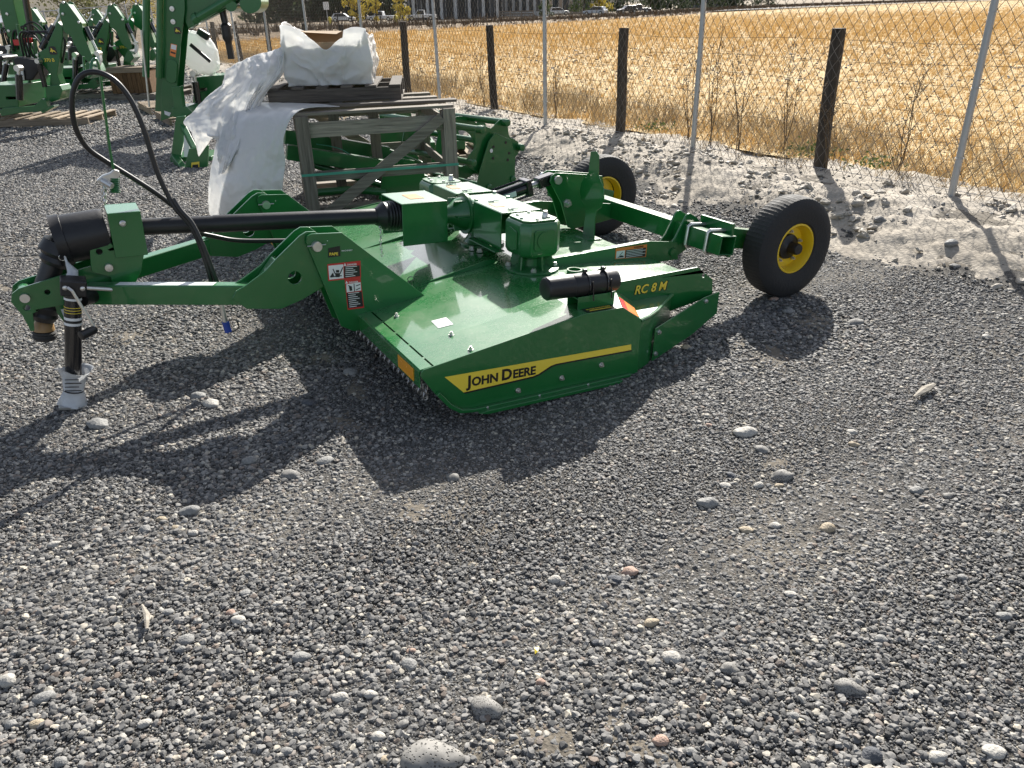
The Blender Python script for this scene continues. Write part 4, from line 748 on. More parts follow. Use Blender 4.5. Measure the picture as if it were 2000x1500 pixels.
# --- rear axle, pivots, arms and wheels
AX = (1.80, 0.44)
axl = MB()
c_, s_ = math.cos(rad(-5)), math.sin(rad(-5))
def sq(h): return [(AX[0] + x*c_ - y*s_, AX[1] + x*s_ + y*c_) for x, y in ((-h, -h), (h, -h), (h, h), (-h, h))]
axl.prism(sq(0.054), 'v', 0.40, 2.20, [sq(0.046)]); axle = axl.build('axle_tube', G, mower, 0.004)
for side in (0, 1):
    mm = (lambda v: v) if side == 0 else mir
    for v in (0.712, 0.800):
        MB().prism(circ(1.675, 0.345, 0.045, 8, 130, 300) + [(1.80, 0.36), (1.865, 0.40), (1.87, 0.50), (1.83, 0.535)] + circ(1.775, 0.53, 0.03, 4, 70, 150) + [(1.69, 0.43)], 'v', mm(v) - 0.007, mm(v) + 0.007).build('pivot_lug', G, axle, 0.003)
    MB().lathe([(-0.13, 0.0), (-0.13, 0.02), (0.0, 0.02), (0.0, 0.028), (0.016, 0.028), (0.018, 0)], (1.675, mm(0.70) if side == 0 else mm(0.70), 0.345), (0, -1 if side == 0 else 1, 0), 12).build('pivot_bolt', G, axle)
    # wheel arm with clamp
    cl = MB().box(1.865, 1.885, mm(0.58) - 0.13, mm(0.58) + 0.13, 0.355, 0.545).build('clamp_plate', G, axle, 0.003)
    arm = MB().beam((1.87, mm(0.585), 0.448), ((2.30 if side == 0 else 2.18), mm(0.585), 0.375), 0.06, 0.115).build('wheel_arm', G, axle, 0.006)
    for v in (0.505, 0.665):
        t = 0.064; pts = []
        for (x, y) in ((0.10, t), (0.0, t), (-t + 0.012, t), (-t, t - 0.012), (-t, -t + 0.012), (-t + 0.012, -t), (0.0, -t), (0.10, -t)): pts.append((AX[0] + x*c_ - y*s_, mm(v), AX[1] + x*s_ + y*c_))
        MB().tube(pts, 0.0105, 10).build('u_bolt', 'zinc', axle)
    # wheel
    wu = 2.32 if side == 0 else 2.19
    wc = Vector((wu, mm(0.445), 0.373)); out = -1 if side == 0 else 1
    whl = MB()
    prof = [(-0.050, 0.140), (-0.075, 0.155), (-0.086, 0.200), (-0.087, 0.235), (-0.080, 0.268), (-0.066, 0.288), (-0.040, 0.294), (0.0, 0.295), (0.040, 0.294), (0.066, 0.288), (0.080, 0.268), (0.087, 0.235), (0.086, 0.200), (0.075, 0.155), (0.050, 0.140), (0.0, 0.138)]
    nseg = 150; vs = []; fs = []
    for i in range(nseg):
        an = 2*math.pi*i/nseg; k = -0.0028 if i % 2 else 0.0
        for j, (t, r) in enumerate(prof):
            rr = r + (k if 2 < j < 13 else k*0.6); tt = t * (1 + (k*6 if j in (1, 2, 3, 4, 10, 11, 12, 13) else 0))
            vs.append((rr*math.cos(an), tt, rr*math.sin(an)))
    m = len(prof)
    for i in range(nseg):
        for j in range(m): fs.append((i*m + j, ((i+1) % nseg)*m + j, ((i+1) % nseg)*m + (j+1) % m, i*m + (j+1) % m))
    ty = whl.add(vs, fs).build('tyre', 'rubber', mower, smooth=25); ty.location = wc
    rm = MB().lathe([(-0.062, 0.138), (-0.060, 0.146), (-0.066, 0.146), (-0.068, 0.136), (-0.050, 0.128), (-0.02, 0.122), (0.0, 0.120), (0.004, 0.06), (0.006, 0.0)], (0, 0, 0), (0, -out, 0), 36, caps=False).build('rim', 'yellow', ty)
    MB().lathe([(0.062, 0.138), (0.066, 0.146), (0.068, 0.136), (0.030, 0.124), (0.006, 0.122)], (0, 0, 0), (0, -out, 0), 36, caps=False).build('inner_rim', 'yellow', ty)
    MB().lathe([(0.0, 0.075), (0.012, 0.072), (0.020, 0.045), (0.030, 0.036), (0.075, 0.034), (0.085, 0.030), (0.088, 0.0)], (0, out*0.004, 0), (0, out, 0), 20).build('hub', 'black', ty)
    for k in range(5):
        an = rad(72*k + 18); MB().lathe([(0, 0.012), (0.004, 0.012), (0.004, 0.009), (0.014, 0.009), (0.014, 0.005), (0.022, 0.005)], (0.092*math.cos(an), out*0.006, 0.092*math.sin(an)), (0, out, 0), 6).build('lug_nut', 'zinc', ty)
    MB().tube([(wu - 0.01, mm(0.585), 0.375), (wu, mm(0.44), 0.373)], 0.025, 12).build('spindle', G, axle)
# --- lift cylinder, lift arm, emblem bracket
lift = [(1.27, 0.655), (1.28, 0.688), (1.31, 0.704), (1.37, 0.700), (1.66, 0.665), (1.68, 0.60), (1.52, 0.595), (1.60, 0.50), (1.86, 0.47), (1.86, 0.395), (1.60, 0.36), (1.46, 0.345), (1.42, 0.36), (1.36, 0.52)]
for v in (1.42, 1.52): MB().prism(lift, 'v', v - 0.006, v + 0.006).build('lift_arm', G, mower, 0.003)
MB().lathe([(0, 0.0), (0, 0.026), (0.012, 0.026), (0.012, 0.017), (0.20, 0.017), (0.2, 0)], (1.315, 1.385, 0.665), (0, 1, 0), 14).build('clevis_pin', 'zinc', mower)
MB().lathe([(0, 0.028), (0.008, 0.028), (0.008, 0.018), (0.03, 0.018), (0.03, 0.010), (0.045, 0.010)], (1.40, 1.414, 0.515), (0, -1, 0), 6).build('bolt', 'zinc', mower)
cyl0, cyl1 = Vector((0.78, 1.47, 0.535)), Vector((1.315, 1.47, 0.665)); cd = (cyl1 - cyl0)
cyb = MB().tube([cyl0 + cd*0.10, cyl0 + cd*0.66], 0.042, 20).build('lift_cylinder', 'blackpaint', mower)
MB().beam(cyl0 + cd*0.63, cyl0 + cd*0.70, 0.10, 0.10).build('cylinder_head', 'blackpaint', cyb, 0.006)
for (a, b) in ((-0.042, -0.042), (0.042, -0.042), (0.042, 0.042), (-0.042, 0.042)): MB().tube([cyl0 + cd*0.08 + Vector((0, a, b)), cyl0 + cd*0.70 + Vector((0, a, b))], 0.007, 6).build('tie_rod', 'blackpaint', cyb)
MB().tube([cyl0 + cd*0.70, cyl0 + cd*0.84], 0.018, 12).build('cylinder_rod', 'zinc', cyb)
MB().beam(cyl0 + cd*0.80, cyl0 + cd*1.02, 0.07, 0.065).build('rod_clevis', 'blackpaint', cyb, 0.008)
MB().beam(cyl0 + cd*0.0, cyl0 + cd*0.12, 0.07, 0.085).build('base_clevis', 'blackpaint', cyb, 0.006)
MB().box(0.72, 0.86, 1.44, 1.50, 0.48, 0.60).build('cylinder_lug', G, cyb, 0.004)
e1 = cyl0 + cd*0.40 + Vector((0, -0.043, 0)); MB().beam(e1 - cd*0.09 + Vector((0, -0.001, 0.0)), e1 + cd*0.09 + Vector((0, -0.001, 0.0)), 0.003, 0.03).build('label', 'white', cyb)
br = [(1.160, 0.315), (1.165, 0.46), (1.155, 0.51), (1.11, 0.545), (1.09, 0.60), (1.10, 0.655), (1.14, 0.70), (1.16, 0.72), (1.17, 0.835), (1.20, 0.855), (1.255, 0.845), (1.265, 0.72), (1.30, 0.69), (1.335, 0.65), (1.345, 0.60), (1.325, 0.55), (1.275, 0.51), (1.27, 0.46), (1.29, 0.315)]
brk = MB().prism([(y, z + (y - 1.2)*0.0) for y, z in br], 'u', 1.445, 1.451).build('emblem_bracket', G, mower, 0.0015)
MB().box(1.40, 1.50, 1.155, 1.295, 0.3315, 0.3395).build('bracket_foot', G, brk, 0.002)
# --- hydraulic hoses held up by a wire hook
def hose(px, v0, v1, name='hydraulic_hose', r=0.0115):
    n = len(px); pts = [mv(x, y, v0 + (v1 - v0) * i / (n - 1)) for i, (x, y) in enumerate(px)]
    return MB().tube(catmull(pts, 8), r, 12).build(name, 'hose', mower)
hose([(418, 575), (405, 520), (385, 465), (368, 435), (345, 410), (330, 385), (305, 330), (280, 250), (255, 195), (225, 158), (190, 141), (160, 147), (144, 175), (141, 215), (150, 255), (172, 290), (210, 317), (255, 345), (300, 374), (335, 400), (352, 415), (380, 450), (420, 462), (470, 470), (560, 470)], 1.08, 1.40)
hose([(432, 575), (412, 520), (392, 470), (374, 435), (352, 410), (338, 388)], 1.06, 1.14)
cp = mv(432, 590, 1.06); cq = mv(440, 628, 1.06); cr_ = mv(446, 648, 1.06)
cpl = MB().tube([mv(418, 572, 1.07), cp, cq], [0.012, 0.011, 0.013], 8).build('hose_coupler', 'zinc', mower)
MB().tube([cq, cr_], 0.017, 10).build('dust_cap', 'blue', cpl)
MB().tube(catmull([cq, mv(460, 625, 1.04), mv(466, 640, 1.04), mv(450, 650, 1.05)], 6), 0.003, 6).build('cap_tether', 'hose', cpl)
MB().tube(catmull([mv(222, 335, 1.28), mv(214, 290, 1.28), mv(207, 235, 1.28), mv(199, 175, 1.28), mv(193, 130, 1.28), mv(187, 115, 1.28), mv(180, 120, 1.27), mv(177, 140, 1.25)], 6), 0.0055, 8).build('hose_hook', G, mower)
MB().tube(catmull([mv(163, 110, 1.30), mv(165, 135, 1.30), mv(170, 150, 1.28)], 6), 0.005, 8).build('hose_hook', G, mower)
t = MB()
for k in range(8): t.ring(mv(223 + k*0.2, 349 + k*3.6, 1.27), (0.1, 0.05, 1), 0.019, 0.004, 14, 6)
t.build('hook_spring', G, mower)
MB().prism([(mv(x, y, 1.27)[0], mv(x, y, 1.27)[2]) for x, y in ((188, 352), (200, 342), (215, 337), (222, 330), (232, 333), (236, 342), (230, 348), (220, 352), (205, 358), (195, 360))], 'v', 1.255, 1.285).build('hook_casting', 'zinc', mower, 0.004)
MB().tube([mv(200, 353, 1.25), mv(219, 364, 1.22)], 0.014, 10).build('casting_pin', 'zinc', mower)
t = MB()
for k in range(6): t.ring(mv(204, 362 + k*6.5, 1.25), (1, 0, 0) if k % 2 else (0, 1, 0), 0.014, 0.0033, 10, 5, sx=0.62, xd=(0, 1, 0) if k % 2 else (1, 0, 0))
t.build('hook_chain', 'zinc', mower)
# --- parking jack
ju, jv = -1.455, 1.08
jk = MB().tube([(ju, jv, 0.43), (ju, jv, 0.02)], 0.0345, 20).build('parking_jack', 'blackpaint', mower)
MB().tube([(ju, jv, 0.03), (ju, jv, -0.095)], 0.028, 16).build('jack_leg', 'zinc', jk)
MB().box(ju - 0.06, ju + 0.06, jv - 0.05, jv + 0.06, -0.112, -0.102).build('jack_foot', 'zinc', jk)
MB().box(ju - 0.048, ju + 0.052, jv - 0.05, jv + 0.055, 0.418, 0.485).build('jack_head', 'black', jk, 0.006)
MB().tube([(ju - 0.02, jv - 0.06, 0.46), (ju - 0.005, jv - 0.075, 0.452), (ju + 0.075, jv - 0.085, 0.30), (ju + 0.078, jv - 0.105, 0.285)], 0.0065, 8).build('crank_arm', 'zinc', jk)
MB().lathe([(0, 0.012), (0.01, 0.018), (0.075, 0.020), (0.078, 0.012)], (ju + 0.085, jv - 0.085, 0.287), (-0.75, -0.5, -0.25), 12).build('crank_grip', 'black', jk)
for du in (-0.03, 0.035): MB().lathe([(0, 0.011), (0.003, 0.009), (0.006, 0)], (ju + du, jv - 0.05, 0.455), (0, -1, 0), 10).build('rivet', 'zinc', jk)
MB().lathe([(0, 0.0352), (0.036, 0.0352)], (ju, jv, 0.278), (0, 0, 1), 20).build('barcode_label', 'white', jk)
MB().lathe([(0, 0.0356), (0.012, 0.0356)], (ju, jv, 0.29), (0, 0, 1), 20).build('barcode', 'ink', jk)
MB().lathe([(0, 0.0352), (0.010, 0.0352)], (ju, jv, 0.392), (0, 0, 1), 20).build('label', 'white', jk)
lz = MB()
for k in range(3): lz.lathe([(0, 0.0356), (0.0025, 0.0356)], (ju, jv, 0.335 + k*0.012), (0, 0, 1), 20)
lz.build('label_print', 'decal', jk)
MB().tube([(ju + 0.05, jv + 0.02, 0.44), (ju + 0.20, jv + 0.06, 0.425)], 0.009, 8).build('jack_pin', 'zinc', jk)
MB().tube([(ju + 0.03, jv + 0.03, 0.385), (ju + 0.10, jv + 0.13, 0.385)], 0.036, 16).build('jack_mount', 'black', jk)
bg = MB(); n = 22; lv = [(0.065, 0.075), (0.06, 0.062), (0.02, 0.046), (-0.035, 0.040), (-0.06, 0.048), (-0.09, 0.056), (-0.107, 0.062)]; vs = []; fs = []
for i, (z, r) in enumerate(lv):
    for k in range(n):
        an = 2*math.pi*k/n; rr = r * (1 + 0.09*math.sin(3*an + i) + 0.05*math.sin(7*an + 2*i)); vs.append((ju + rr*math.cos(an)*1.02, jv + rr*math.sin(an)*0.8, z + (0.012*math.sin(2*an) if i < 2 else 0)))
for i in range(len(lv) - 1):
    for k in range(n): fs.append((i*n + k, i*n + (k+1) % n, (i+1)*n + (k+1) % n, (i+1)*n + k))
bgo = bg.add(vs, fs).build('manual_bag', 'bag', jk, smooth=60)
MB().ring((ju, jv, -0.035), (0.05, 0, 1), 0.041, 0.003, 20, 5).build('cable_tie', 'ink', bgo)
t = MB()
for k in range(4): t.box(ju - 0.035, ju + 0.02 + 0.01*(k % 2), jv - 0.0455 + 0.001*k, jv - 0.0445 + 0.001*k, 0.030 - k*0.018, 0.034 - k*0.018)
t.build('fine_print', 'ink', bgo)
jf = Matrix.Translation((ju, jv, -0.10)); jk.matrix_local = jf @ Matrix.Rotation(rad(10.5), 4, 'Y') @ jf.inverted()
pb = MB(); pts = [mv(125, 497, 1.2), mv(130, 512, 1.2), mv(142, 530, 1.19), mv(140, 545, 1.19)]
pb.tube(pts, [0.004, 0.006, 0.022, 0.028], 8); pb.build('plastic_wrap', 'bag', mower, smooth=60)
MB().ring(mv(122, 503, 1.2), (0, 1, 0.2), 0.014, 0.002, 10, 5).build('snap_ring', 'zinc', mower)

# ============================================================ crate, pallets, carton, sheeting
def pallet(name, label, loc, rz, L=1.2, W=1.0, H=0.13, mat='palewood', group=None, nb=7):
    o = empty(name, label, 'pallet', loc, (0, 0, rz), group); bt = 0.018
    for i in range(nb):
        w_ = 0.095; x = (L - w_)*i/(nb - 1); q = MB().box(-w_/2, w_/2, 0, W, 0, bt).build('board', mat, o, 0.002); q.location = (x + w_/2, random.uniform(-0.008, 0.008), H - bt + 0.001); q.rotation_euler = (0, 0, rad(random.uniform(-0.8, 0.8)))
    for y in (0.02, W/2, W - 0.02): MB().box(0, L, y - 0.019, y + 0.019, bt, H - bt).build('stringer', mat, o, 0.002)
    for x in (0.0, L/2 - 0.05, L - 0.1): MB().box(x, x + 0.1, 0.001, W - 0.001, -0.001, bt - 0.001).build('bottom_board', mat, o, 0.002)
    return o
CA = rad(15); cr = empty('wooden_crate', 'weathered open wooden crate frame holding green loader arms behind the mower', 'crate', (-1.575, 6.25, 0), (0, 0, CA))
CWd, CD_, CHt = 1.16, 1.30, 0.865
for (x, y) in ((0, 0), (CWd, 0), (0, CD_), (CWd, CD_)):
    MB().box(x - 0.05, x + 0.05, y - 0.022, y + 0.022, 0, CHt).build('post', 'greywoodz', cr, 0.003); MB().box(x - 0.055, x - 0.022, y + 0.0235, y + 0.11, 0, CHt - 0.02).build('post', 'greywoodz', cr, 0.003)
for y in (0, CD_):
    yy = y + (0.024 if y == 0 else -0.024); s1_, s2_ = sorted((yy, yy + (0.022 if y == 0 else -0.022)))
    for z0, z1 in ((0.70, 0.815), (0.36, 0.44), (0.02, 0.11)): MB().box(0.052, CWd - 0.052, s1_, s2_, z0, z1).build('rail', 'greywood', cr, 0.002)
    a, b = ((0.10, 0.10), (CWd - 0.06, 0.80)) if y == 0 else ((CWd - 0.10, 0.10), (0.06, 0.80))
    MB().beam((a[0], y - 0.012 if y == 0 else y + 0.012, a[1]), (b[0], y - 0.012 if y == 0 else y + 0.012, b[1]), 0.02, 0.085).build('brace', 'greywood', cr, 0.002)
for x in (0, CWd):
    for z0, z1 in ((0.70, 0.79), (0.34, 0.42), (0.03, 0.12)): MB().box(x - 0.02, x + 0.0, 0.112, CD_ - 0.024, z0, z1).build('side_rail', 'greywood', cr, 0.002)
MB().beam((0.28, CD_*0.5, 0.0), (0.28, CD_*0.5, 0.84), 0.09, 0.022, (0, 1, 0)).build('post', 'greywoodz', cr, 0.002); MB().beam((0.62, CD_*0.5, 0.0), (0.62, CD_*0.5, 0.84), 0.09, 0.022, (0, 1, 0)).build('post', 'greywoodz', cr, 0.002)
for i, y in enumerate((0.02, 0.36, 0.72, 1.08)): MB().box(-0.05, CWd + 0.05, y, y + 0.12, CHt + 0.001, CHt + 0.022).build('top_board', 'greywood', cr, 0.002)
for i, y in enumerate((0.1, 0.6, 1.1)): MB().box(0, CWd, y, y + 0.1, 0.112, 0.135).build('floor_board', 'greywood', cr, 0.002)
MB().box(-0.056, CWd + 0.056, -0.0265, -0.0235, 0.415, 0.435).box(-0.0585, -0.0565, -0.0265, CD_, 0.415, 0.435).build('strap', 'strap', cr)
# loader arms lying in the crate
la = empty('loader_arms', 'pair of green loader arms lying inside the wooden crate', 'loader', (-1.575, 6.25, 0.14), (0, 0, CA))
def arm(b, pts, w_): 
    for a, c in zip(pts[:-1], pts[1:]): b.beam(a, c, w_, w_*1.2)
for y, dz in ((0.35, 0.0), (0.80, 0.06)):
    b = MB(); b.beam((-0.15, y, 0.42 + dz), (0.75, y + 0.1, 0.20 + dz), 0.09, 0.12); b.build('boom', 'farmgreen', la, 0.008)
    b = MB(); b.beam((0.70, y + 0.1, 0.21 + dz), (1.06, y + 0.1, 0.05 + dz), 0.085, 0.10); b.build('boom_end', 'farmgreen', la, 0.008)
    MB().tube([(-0.05, y + 0.05, 0.33 + dz), (0.62, y + 0.12, 0.06 + dz)], 0.028, 12).build('cylinder', 'farmgreen', la)
    MB().lathe([(-0.08, 0.045), (0.08, 0.045)], (0.66, y + 0.12, 0.07 + dz), (0, 1, 0), 14).build('pivot', 'farmgreen', la)
    MB().prism([(0.55, 0.0), (0.60, 0.18), (0.75, 0.26), (0.95, 0.22), (1.0, 0.02)], 'v', y - 0.14, y - 0.125).build('bracket', 'farmgreen', la, 0.003)
MB().tube([(0.05, 0.2, 0.10), (0.35, 0.25, 0.09), (0.62, 0.22, 0.05)], 0.032, 12).build('cross_tube', 'farmgreen', la)
for y in (0.45, 0.9): MB().tube(catmull([(0.1, y, 0.45), (0.3, y - 0.05, 0.40), (0.45, y, 0.25), (0.40, y + 0.05, 0.12)], 6), 0.004, 6).build('tie_wire', 'strap', la)
# second crate of parts behind: pale-wood base with green brackets seen through the frame
pk = pallet('pallet', 'pale wooden pallet with green brackets behind the crate', (-1.15, 8.6, 0), rad(12), 1.2, 0.9, 0.14)
gb = empty('mounting_brackets', 'green steel mounting brackets on the pale pallet behind the crate', 'bracket', (-1.1, 8.75, 0.145), (0, 0, rad(12)))
for i in range(3): MB().box(0.1 + i*0.34, 0.34 + i*0.34, 0.1, 0.5, 0, 0.10).build('bracket', 'farmgreen', gb, 0.008); MB().prism([(0.12 + i*0.34, 0.1), (0.18 + i*0.34, 0.28), (0.26 + i*0.34, 0.28), (0.32 + i*0.34, 0.1)], 'v', 0.28, 0.30).build('upright', 'farmgreen', gb, 0.003)
# tubular roller frame lying right of the crate
rb_ = on_z(968, 378, 0); tf = empty('roller_frame', 'green tubular roller frame with scalloped end plates right of the crate', 'implement', (rb_[0], rb_[1], 0))
E1 = Vector((0.05, -0.15, 0)); 
ax_d = Vector((-0.66, 0.75, 0.0)).normalized()
ec = Vector((0.0, 0.0, 0.36)); Rr = 0.30
sidev = Vector((0.25, 0.97, 0)).normalized(); pd = ax_d; e_u = Vector((0, 0, 1)); e_r = pd.cross(e_u).normalized()
def ring_pt(a, k, rr=Rr): return ec + pd*k + e_r*(rr*math.cos(a)) + e_u*(rr*math.sin(a))
def scallop(k, name):
    out = []
    for i in range(48):
        a = 2*math.pi*i/48; rr = 0.285 + 0.045*math.cos(6*a - 0.6); out.append(ring_pt(a, k, rr))
    return quad_plate(out, 0.012, pd).build(name, 'farmgreen', tf, 0.003)
scallop(0.0, 'end_plate'); scallop(1.55, 'end_plate')
for k in (0.5, 1.05):
    o_ = [ring_pt(2*math.pi*i/40, k, 0.30) for i in range(40)]; i_ = [ring_pt(2*math.pi*i/40, k, 0.17) for i in range(40)]
    b = MB(); vs = o_ + i_ + [p + pd*0.01 for p in o_] + [p + pd*0.01 for p in i_]; fs = []
    for i in range(40):
        j = (i+1) % 40; fs += [(i, j, 40+j, 40+i), (80+j, 80+i, 120+i, 120+j), (i, 80+i, 80+j, j), (40+j, 120+j, 120+i, 40+i)]
    b.add(vs, fs).build('ring_web', 'farmgreen', tf)
for i in range(6):
    a = 2*math.pi*i/6 + 0.1
    MB().tube([ring_pt(a, -0.03), ring_pt(a, 1.58)], 0.030, 12).build('bar', 'farmgreen', tf); MB().lathe([(-0.07, 0.022), (-0.065, 0.032), (-0.04, 0.034), (0.0, 0.034)], ring_pt(a, 0.0), pd, 12).build('bar_end', 'farmgreen', tf)
fr = [(-0.20, -0.36), (-0.22, -0.02), (-0.16, 0.12), (0.02, 0.20), (0.10, 0.14), (0.22, -0.10), (0.30, -0.36)]
quad_plate([ec + pd*-0.05 + e_r*(-x) + e_u*z for x, z in fr], 0.012, pd).build('hanger_plate', 'farmgreen', tf, 0.003)
for x, z in ((-0.10, 0.10), (-0.14, 0.0), (-0.12, -0.06), (0.05, 0.08), (0.06, -0.02)): MB().lathe([(0, 0.014), (0.003, 0.014)], ec + pd*-0.053 + e_r*(-x) + e_u*z, pd, 8).build('hole_shade_disc', 'ink', tf)  # solid black discs painted as the shade inside open bolt holes
MB().lathe([(0, 0.018), (0.004, 0.018)], ec + pd*-0.055 + e_r*(-0.08) + e_u*0.05, pd, 10).build('tag', 'white', tf)
MB().beam(ec + Vector((0.0, 0, -0.36)) + e_r*-0.3, ec + Vector((0.0, 0, -0.36)) + e_r*0.3, 0.08, 0.06).build('foot_bar', 'farmgreen', tf, 0.004)
# two stacked pallets and the wrapped carton on top of the crate
pa = on_z(540, 207, 0.90); pz = 0.8885
pl2 = pallet('pallet', 'dark weathered pallet on top of the crate under the wrapped carton', (-1.965, 6.80, 0.892), rad(5), 1.10, 0.95, 0.135, 'darkwood', nb=6)
bd = MB().box(0, 1.32, 0, 0.12, 0, 0.02).build('plank', 'darkwood', None, 0.002); bd.location = (-1.70, 6.57, 0.8885); bd.rotation_euler = (0, 0, rad(9)); tag(bd, 'loose dark plank lying on the crate in front of the pallet', 'plank')
ct = empty('wrapped_carton', 'large cardboard carton wrapped in torn white plastic on the pallet', 'carton', (-1.80, 6.92, 1.03), (0, 0, rad(4)))
ct.scale = (0.9, 1, 1)
def crumple_box(L, W, Hs, amp, seed, N=34, M_=16, bulge=0.04):
    V = []; Fs = []; per = []
    for i in range(N):
        t = i/N*4; s_ = int(t); f = t - s_
        x, y = [(f*L, 0), (L, f*W), (L - f*L, W), (0, W - f*W)][s_]; per.append((x, y))
    for j in range(M_ + 1):
        z = j/M_
        for i, (x, y) in enumerate(per):
            hz = Hs(x/L, y/W)*z; nx, ny = x - L/2, y - W/2; l = math.hypot(nx, ny); b_ = bulge*math.sin(math.pi*min(1, z*1.1)); wx_ = x + 0.1*noise.noise((x*6, y*6, hz*6)); q = noise.fractal((x*5 + seed, y*5, hz*6), 1, 2, 3)*amp + 0.018*(1 - 2.2*abs(noise.noise((wx_*7 + hz*5, y*7, hz*6 - wx_*4)))) + 0.003*(1 - 2.2*abs(noise.noise((wx_*21 - hz*9, y*21, hz*19))))
            V.append((x + nx/l*(b_ + q), y + ny/l*(b_ + q), hz))
    for j in range(M_):
        for i in range(N): Fs.append((j*N + i, j*N + (i+1) % N, (j+1)*N + (i+1) % N, (j+1)*N + i))
    return MB().add(V, Fs)
hsf = lambda x, y: 0.36 + 0.10*math.exp(-((x - 0.0)/0.22)**2) - 0.055*math.exp(-((x - 0.50)/0.10)**2)*(1 - y) + 0.03*math.sin(x*9 + y*4) + 0.05*(x > 0.72)*(1 - y)
wr = crumple_box(0.74, 0.62, hsf, 0.030, 2.0, 180, 50, 0.03).build('plastic_wrap', 'plastic', ct, smooth=28); sm = wr.modifiers.new('t', 'SOLIDIFY'); sm.thickness = 0.004
inn = MB().box(0.03, 0.71, 0.03, 0.036, 0.001, 0.33).box(0.03, 0.71, 0.585, 0.591, 0.001, 0.40).box(0.03, 0.036, 0.0365, 0.5845, 0.001, 0.43).box(0.704, 0.71, 0.0365, 0.5845, 0.001, 0.38).box(0.0365, 0.7035, 0.0365, 0.5845, 0.001, 0.02).build('carton', 'card', ct)
b = MB(); b.add([(0.05, 0.585, 0.41), (0.46, 0.585, 0.40), (0.42, 0.44, 0.38), (0.12, 0.45, 0.40), (0.05, 0.589, 0.405), (0.46, 0.589, 0.395), (0.42, 0.444, 0.375), (0.12, 0.454, 0.395)], [(0,1,2,3),(7,6,5,4),(0,4,5,1),(1,5,6,2),(2,6,7,3),(3,7,4,0)]); b.build('carton_flap', 'card', ct)
# draped sheeting
def drape(name, rows, mat, amp, seed, n=20, fold=0.03, ff=6.0, cr_=0.5):
    G_ = [[Vector(on_y(px, py, y) if z is None else (*on_z(px, py, z)[:2], z)) for px, py, y, z in r] for r in rows]
    A = [catmull(r, n) for r in G_]; cols = list(zip(*A)); B = [catmull(c, n) for c in cols]; W_ = len(B); H_ = len(B[0]); V = []
    def ridge(q): return 1 - abs(noise.noise(q))*2.2
    for i in range(W_):
        for j in range(H_):
            p = B[i][j]; uu = i/(W_-1); vv = j/(H_-1); un = uu + 0.10*noise.noise((uu*2, vv*2.5, seed)); q = noise.fractal((p.x*2.4 + seed, p.y*2.4, p.z*2.0), 1, 2.1, 2)
            f1 = ridge((un*ff, vv*1.1, seed)); f2 = ridge((un*ff*2.3 + vv*2, vv*2.4, seed + 3)); f3 = ridge((un*9 - vv*7, vv*9 + un*4, seed + 5))
            e = min(1, abs(noise.noise((uu*3, vv*3, seed + 9)))*3.5)
            c1 = noise.voronoi((p.x*6 + 0.3*q, p.y*3, p.z*6 + seed))[0]; c2 = noise.voronoi((p.x*15, p.y*8, p.z*15 + seed))[0]; cz_ = cr_*(0.060*(c1[1] - c1[0] - 0.3) + 0.022*(c2[1] - c2[0] - 0.3))
            V.append((p.x + amp*q*0.4 + 0.006*f2, p.y - fold*f1 - 0.5*fold*f2*e - cr_*0.008*f3*e - cz_ + amp*q, max(0.012, p.z + amp*0.2*q + cr_*0.006*f3*e)))
    Fs = [(i*H_ + j, (i+1)*H_ + j, (i+1)*H_ + j + 1, i*H_ + j + 1) for i in range(W_-1) for j in range(H_-1)]
    o = MB().add(V, Fs).build(name, mat, None, smooth=30); m_ = o.modifiers.new('t', 'SOLIDIFY'); m_.thickness = 0.003; return o
N_ = None
tp = empty('plastic_sheet', 'large crumpled white plastic sheet draped off the crate down to the gravel', 'tarp', (-2.1, 6.3, 0))
d1 = drape('lower_drape', [
    [(468, 192, 7.05, N_), (505, 198, 6.85, N_), (555, 200, 6.75, N_), (610, 203, 6.62, N_), (662, 208, 6.50, N_)],
    [(440, 215, 6.75, N_), (478, 225, 6.45, N_), (520, 222, 6.36, N_), (560, 218, 6.30, N_), (590, 214, 6.28, N_)],
    [(425, 270, 6.60, N_), (462, 275, 6.30, N_), (500, 275, 6.20, N_), (535, 268, 6.17, N_), (556, 262, 6.17, N_)],
    [(412, 325, 6.45, N_), (445, 330, 6.22, N_), (485, 330, 6.12, N_), (525, 328, 6.12, N_), (556, 322, 6.14, N_)],
    [(407, 375, 6.40, N_), (435, 380, 6.18, N_), (475, 382, 6.08, N_), (515, 380, 6.08, N_), (550, 376, 6.12, N_)],
    [(408, 420, 6.30, 0.02), (430, 434, 6.20, 0.02), (470, 442, 6.0, 0.02), (510, 446, 6.0, 0.02), (548, 446, 6.0, 0.02)]], 'plastic', 0.025, 1.0, fold=0.012, ff=4.0, cr_=0.5)
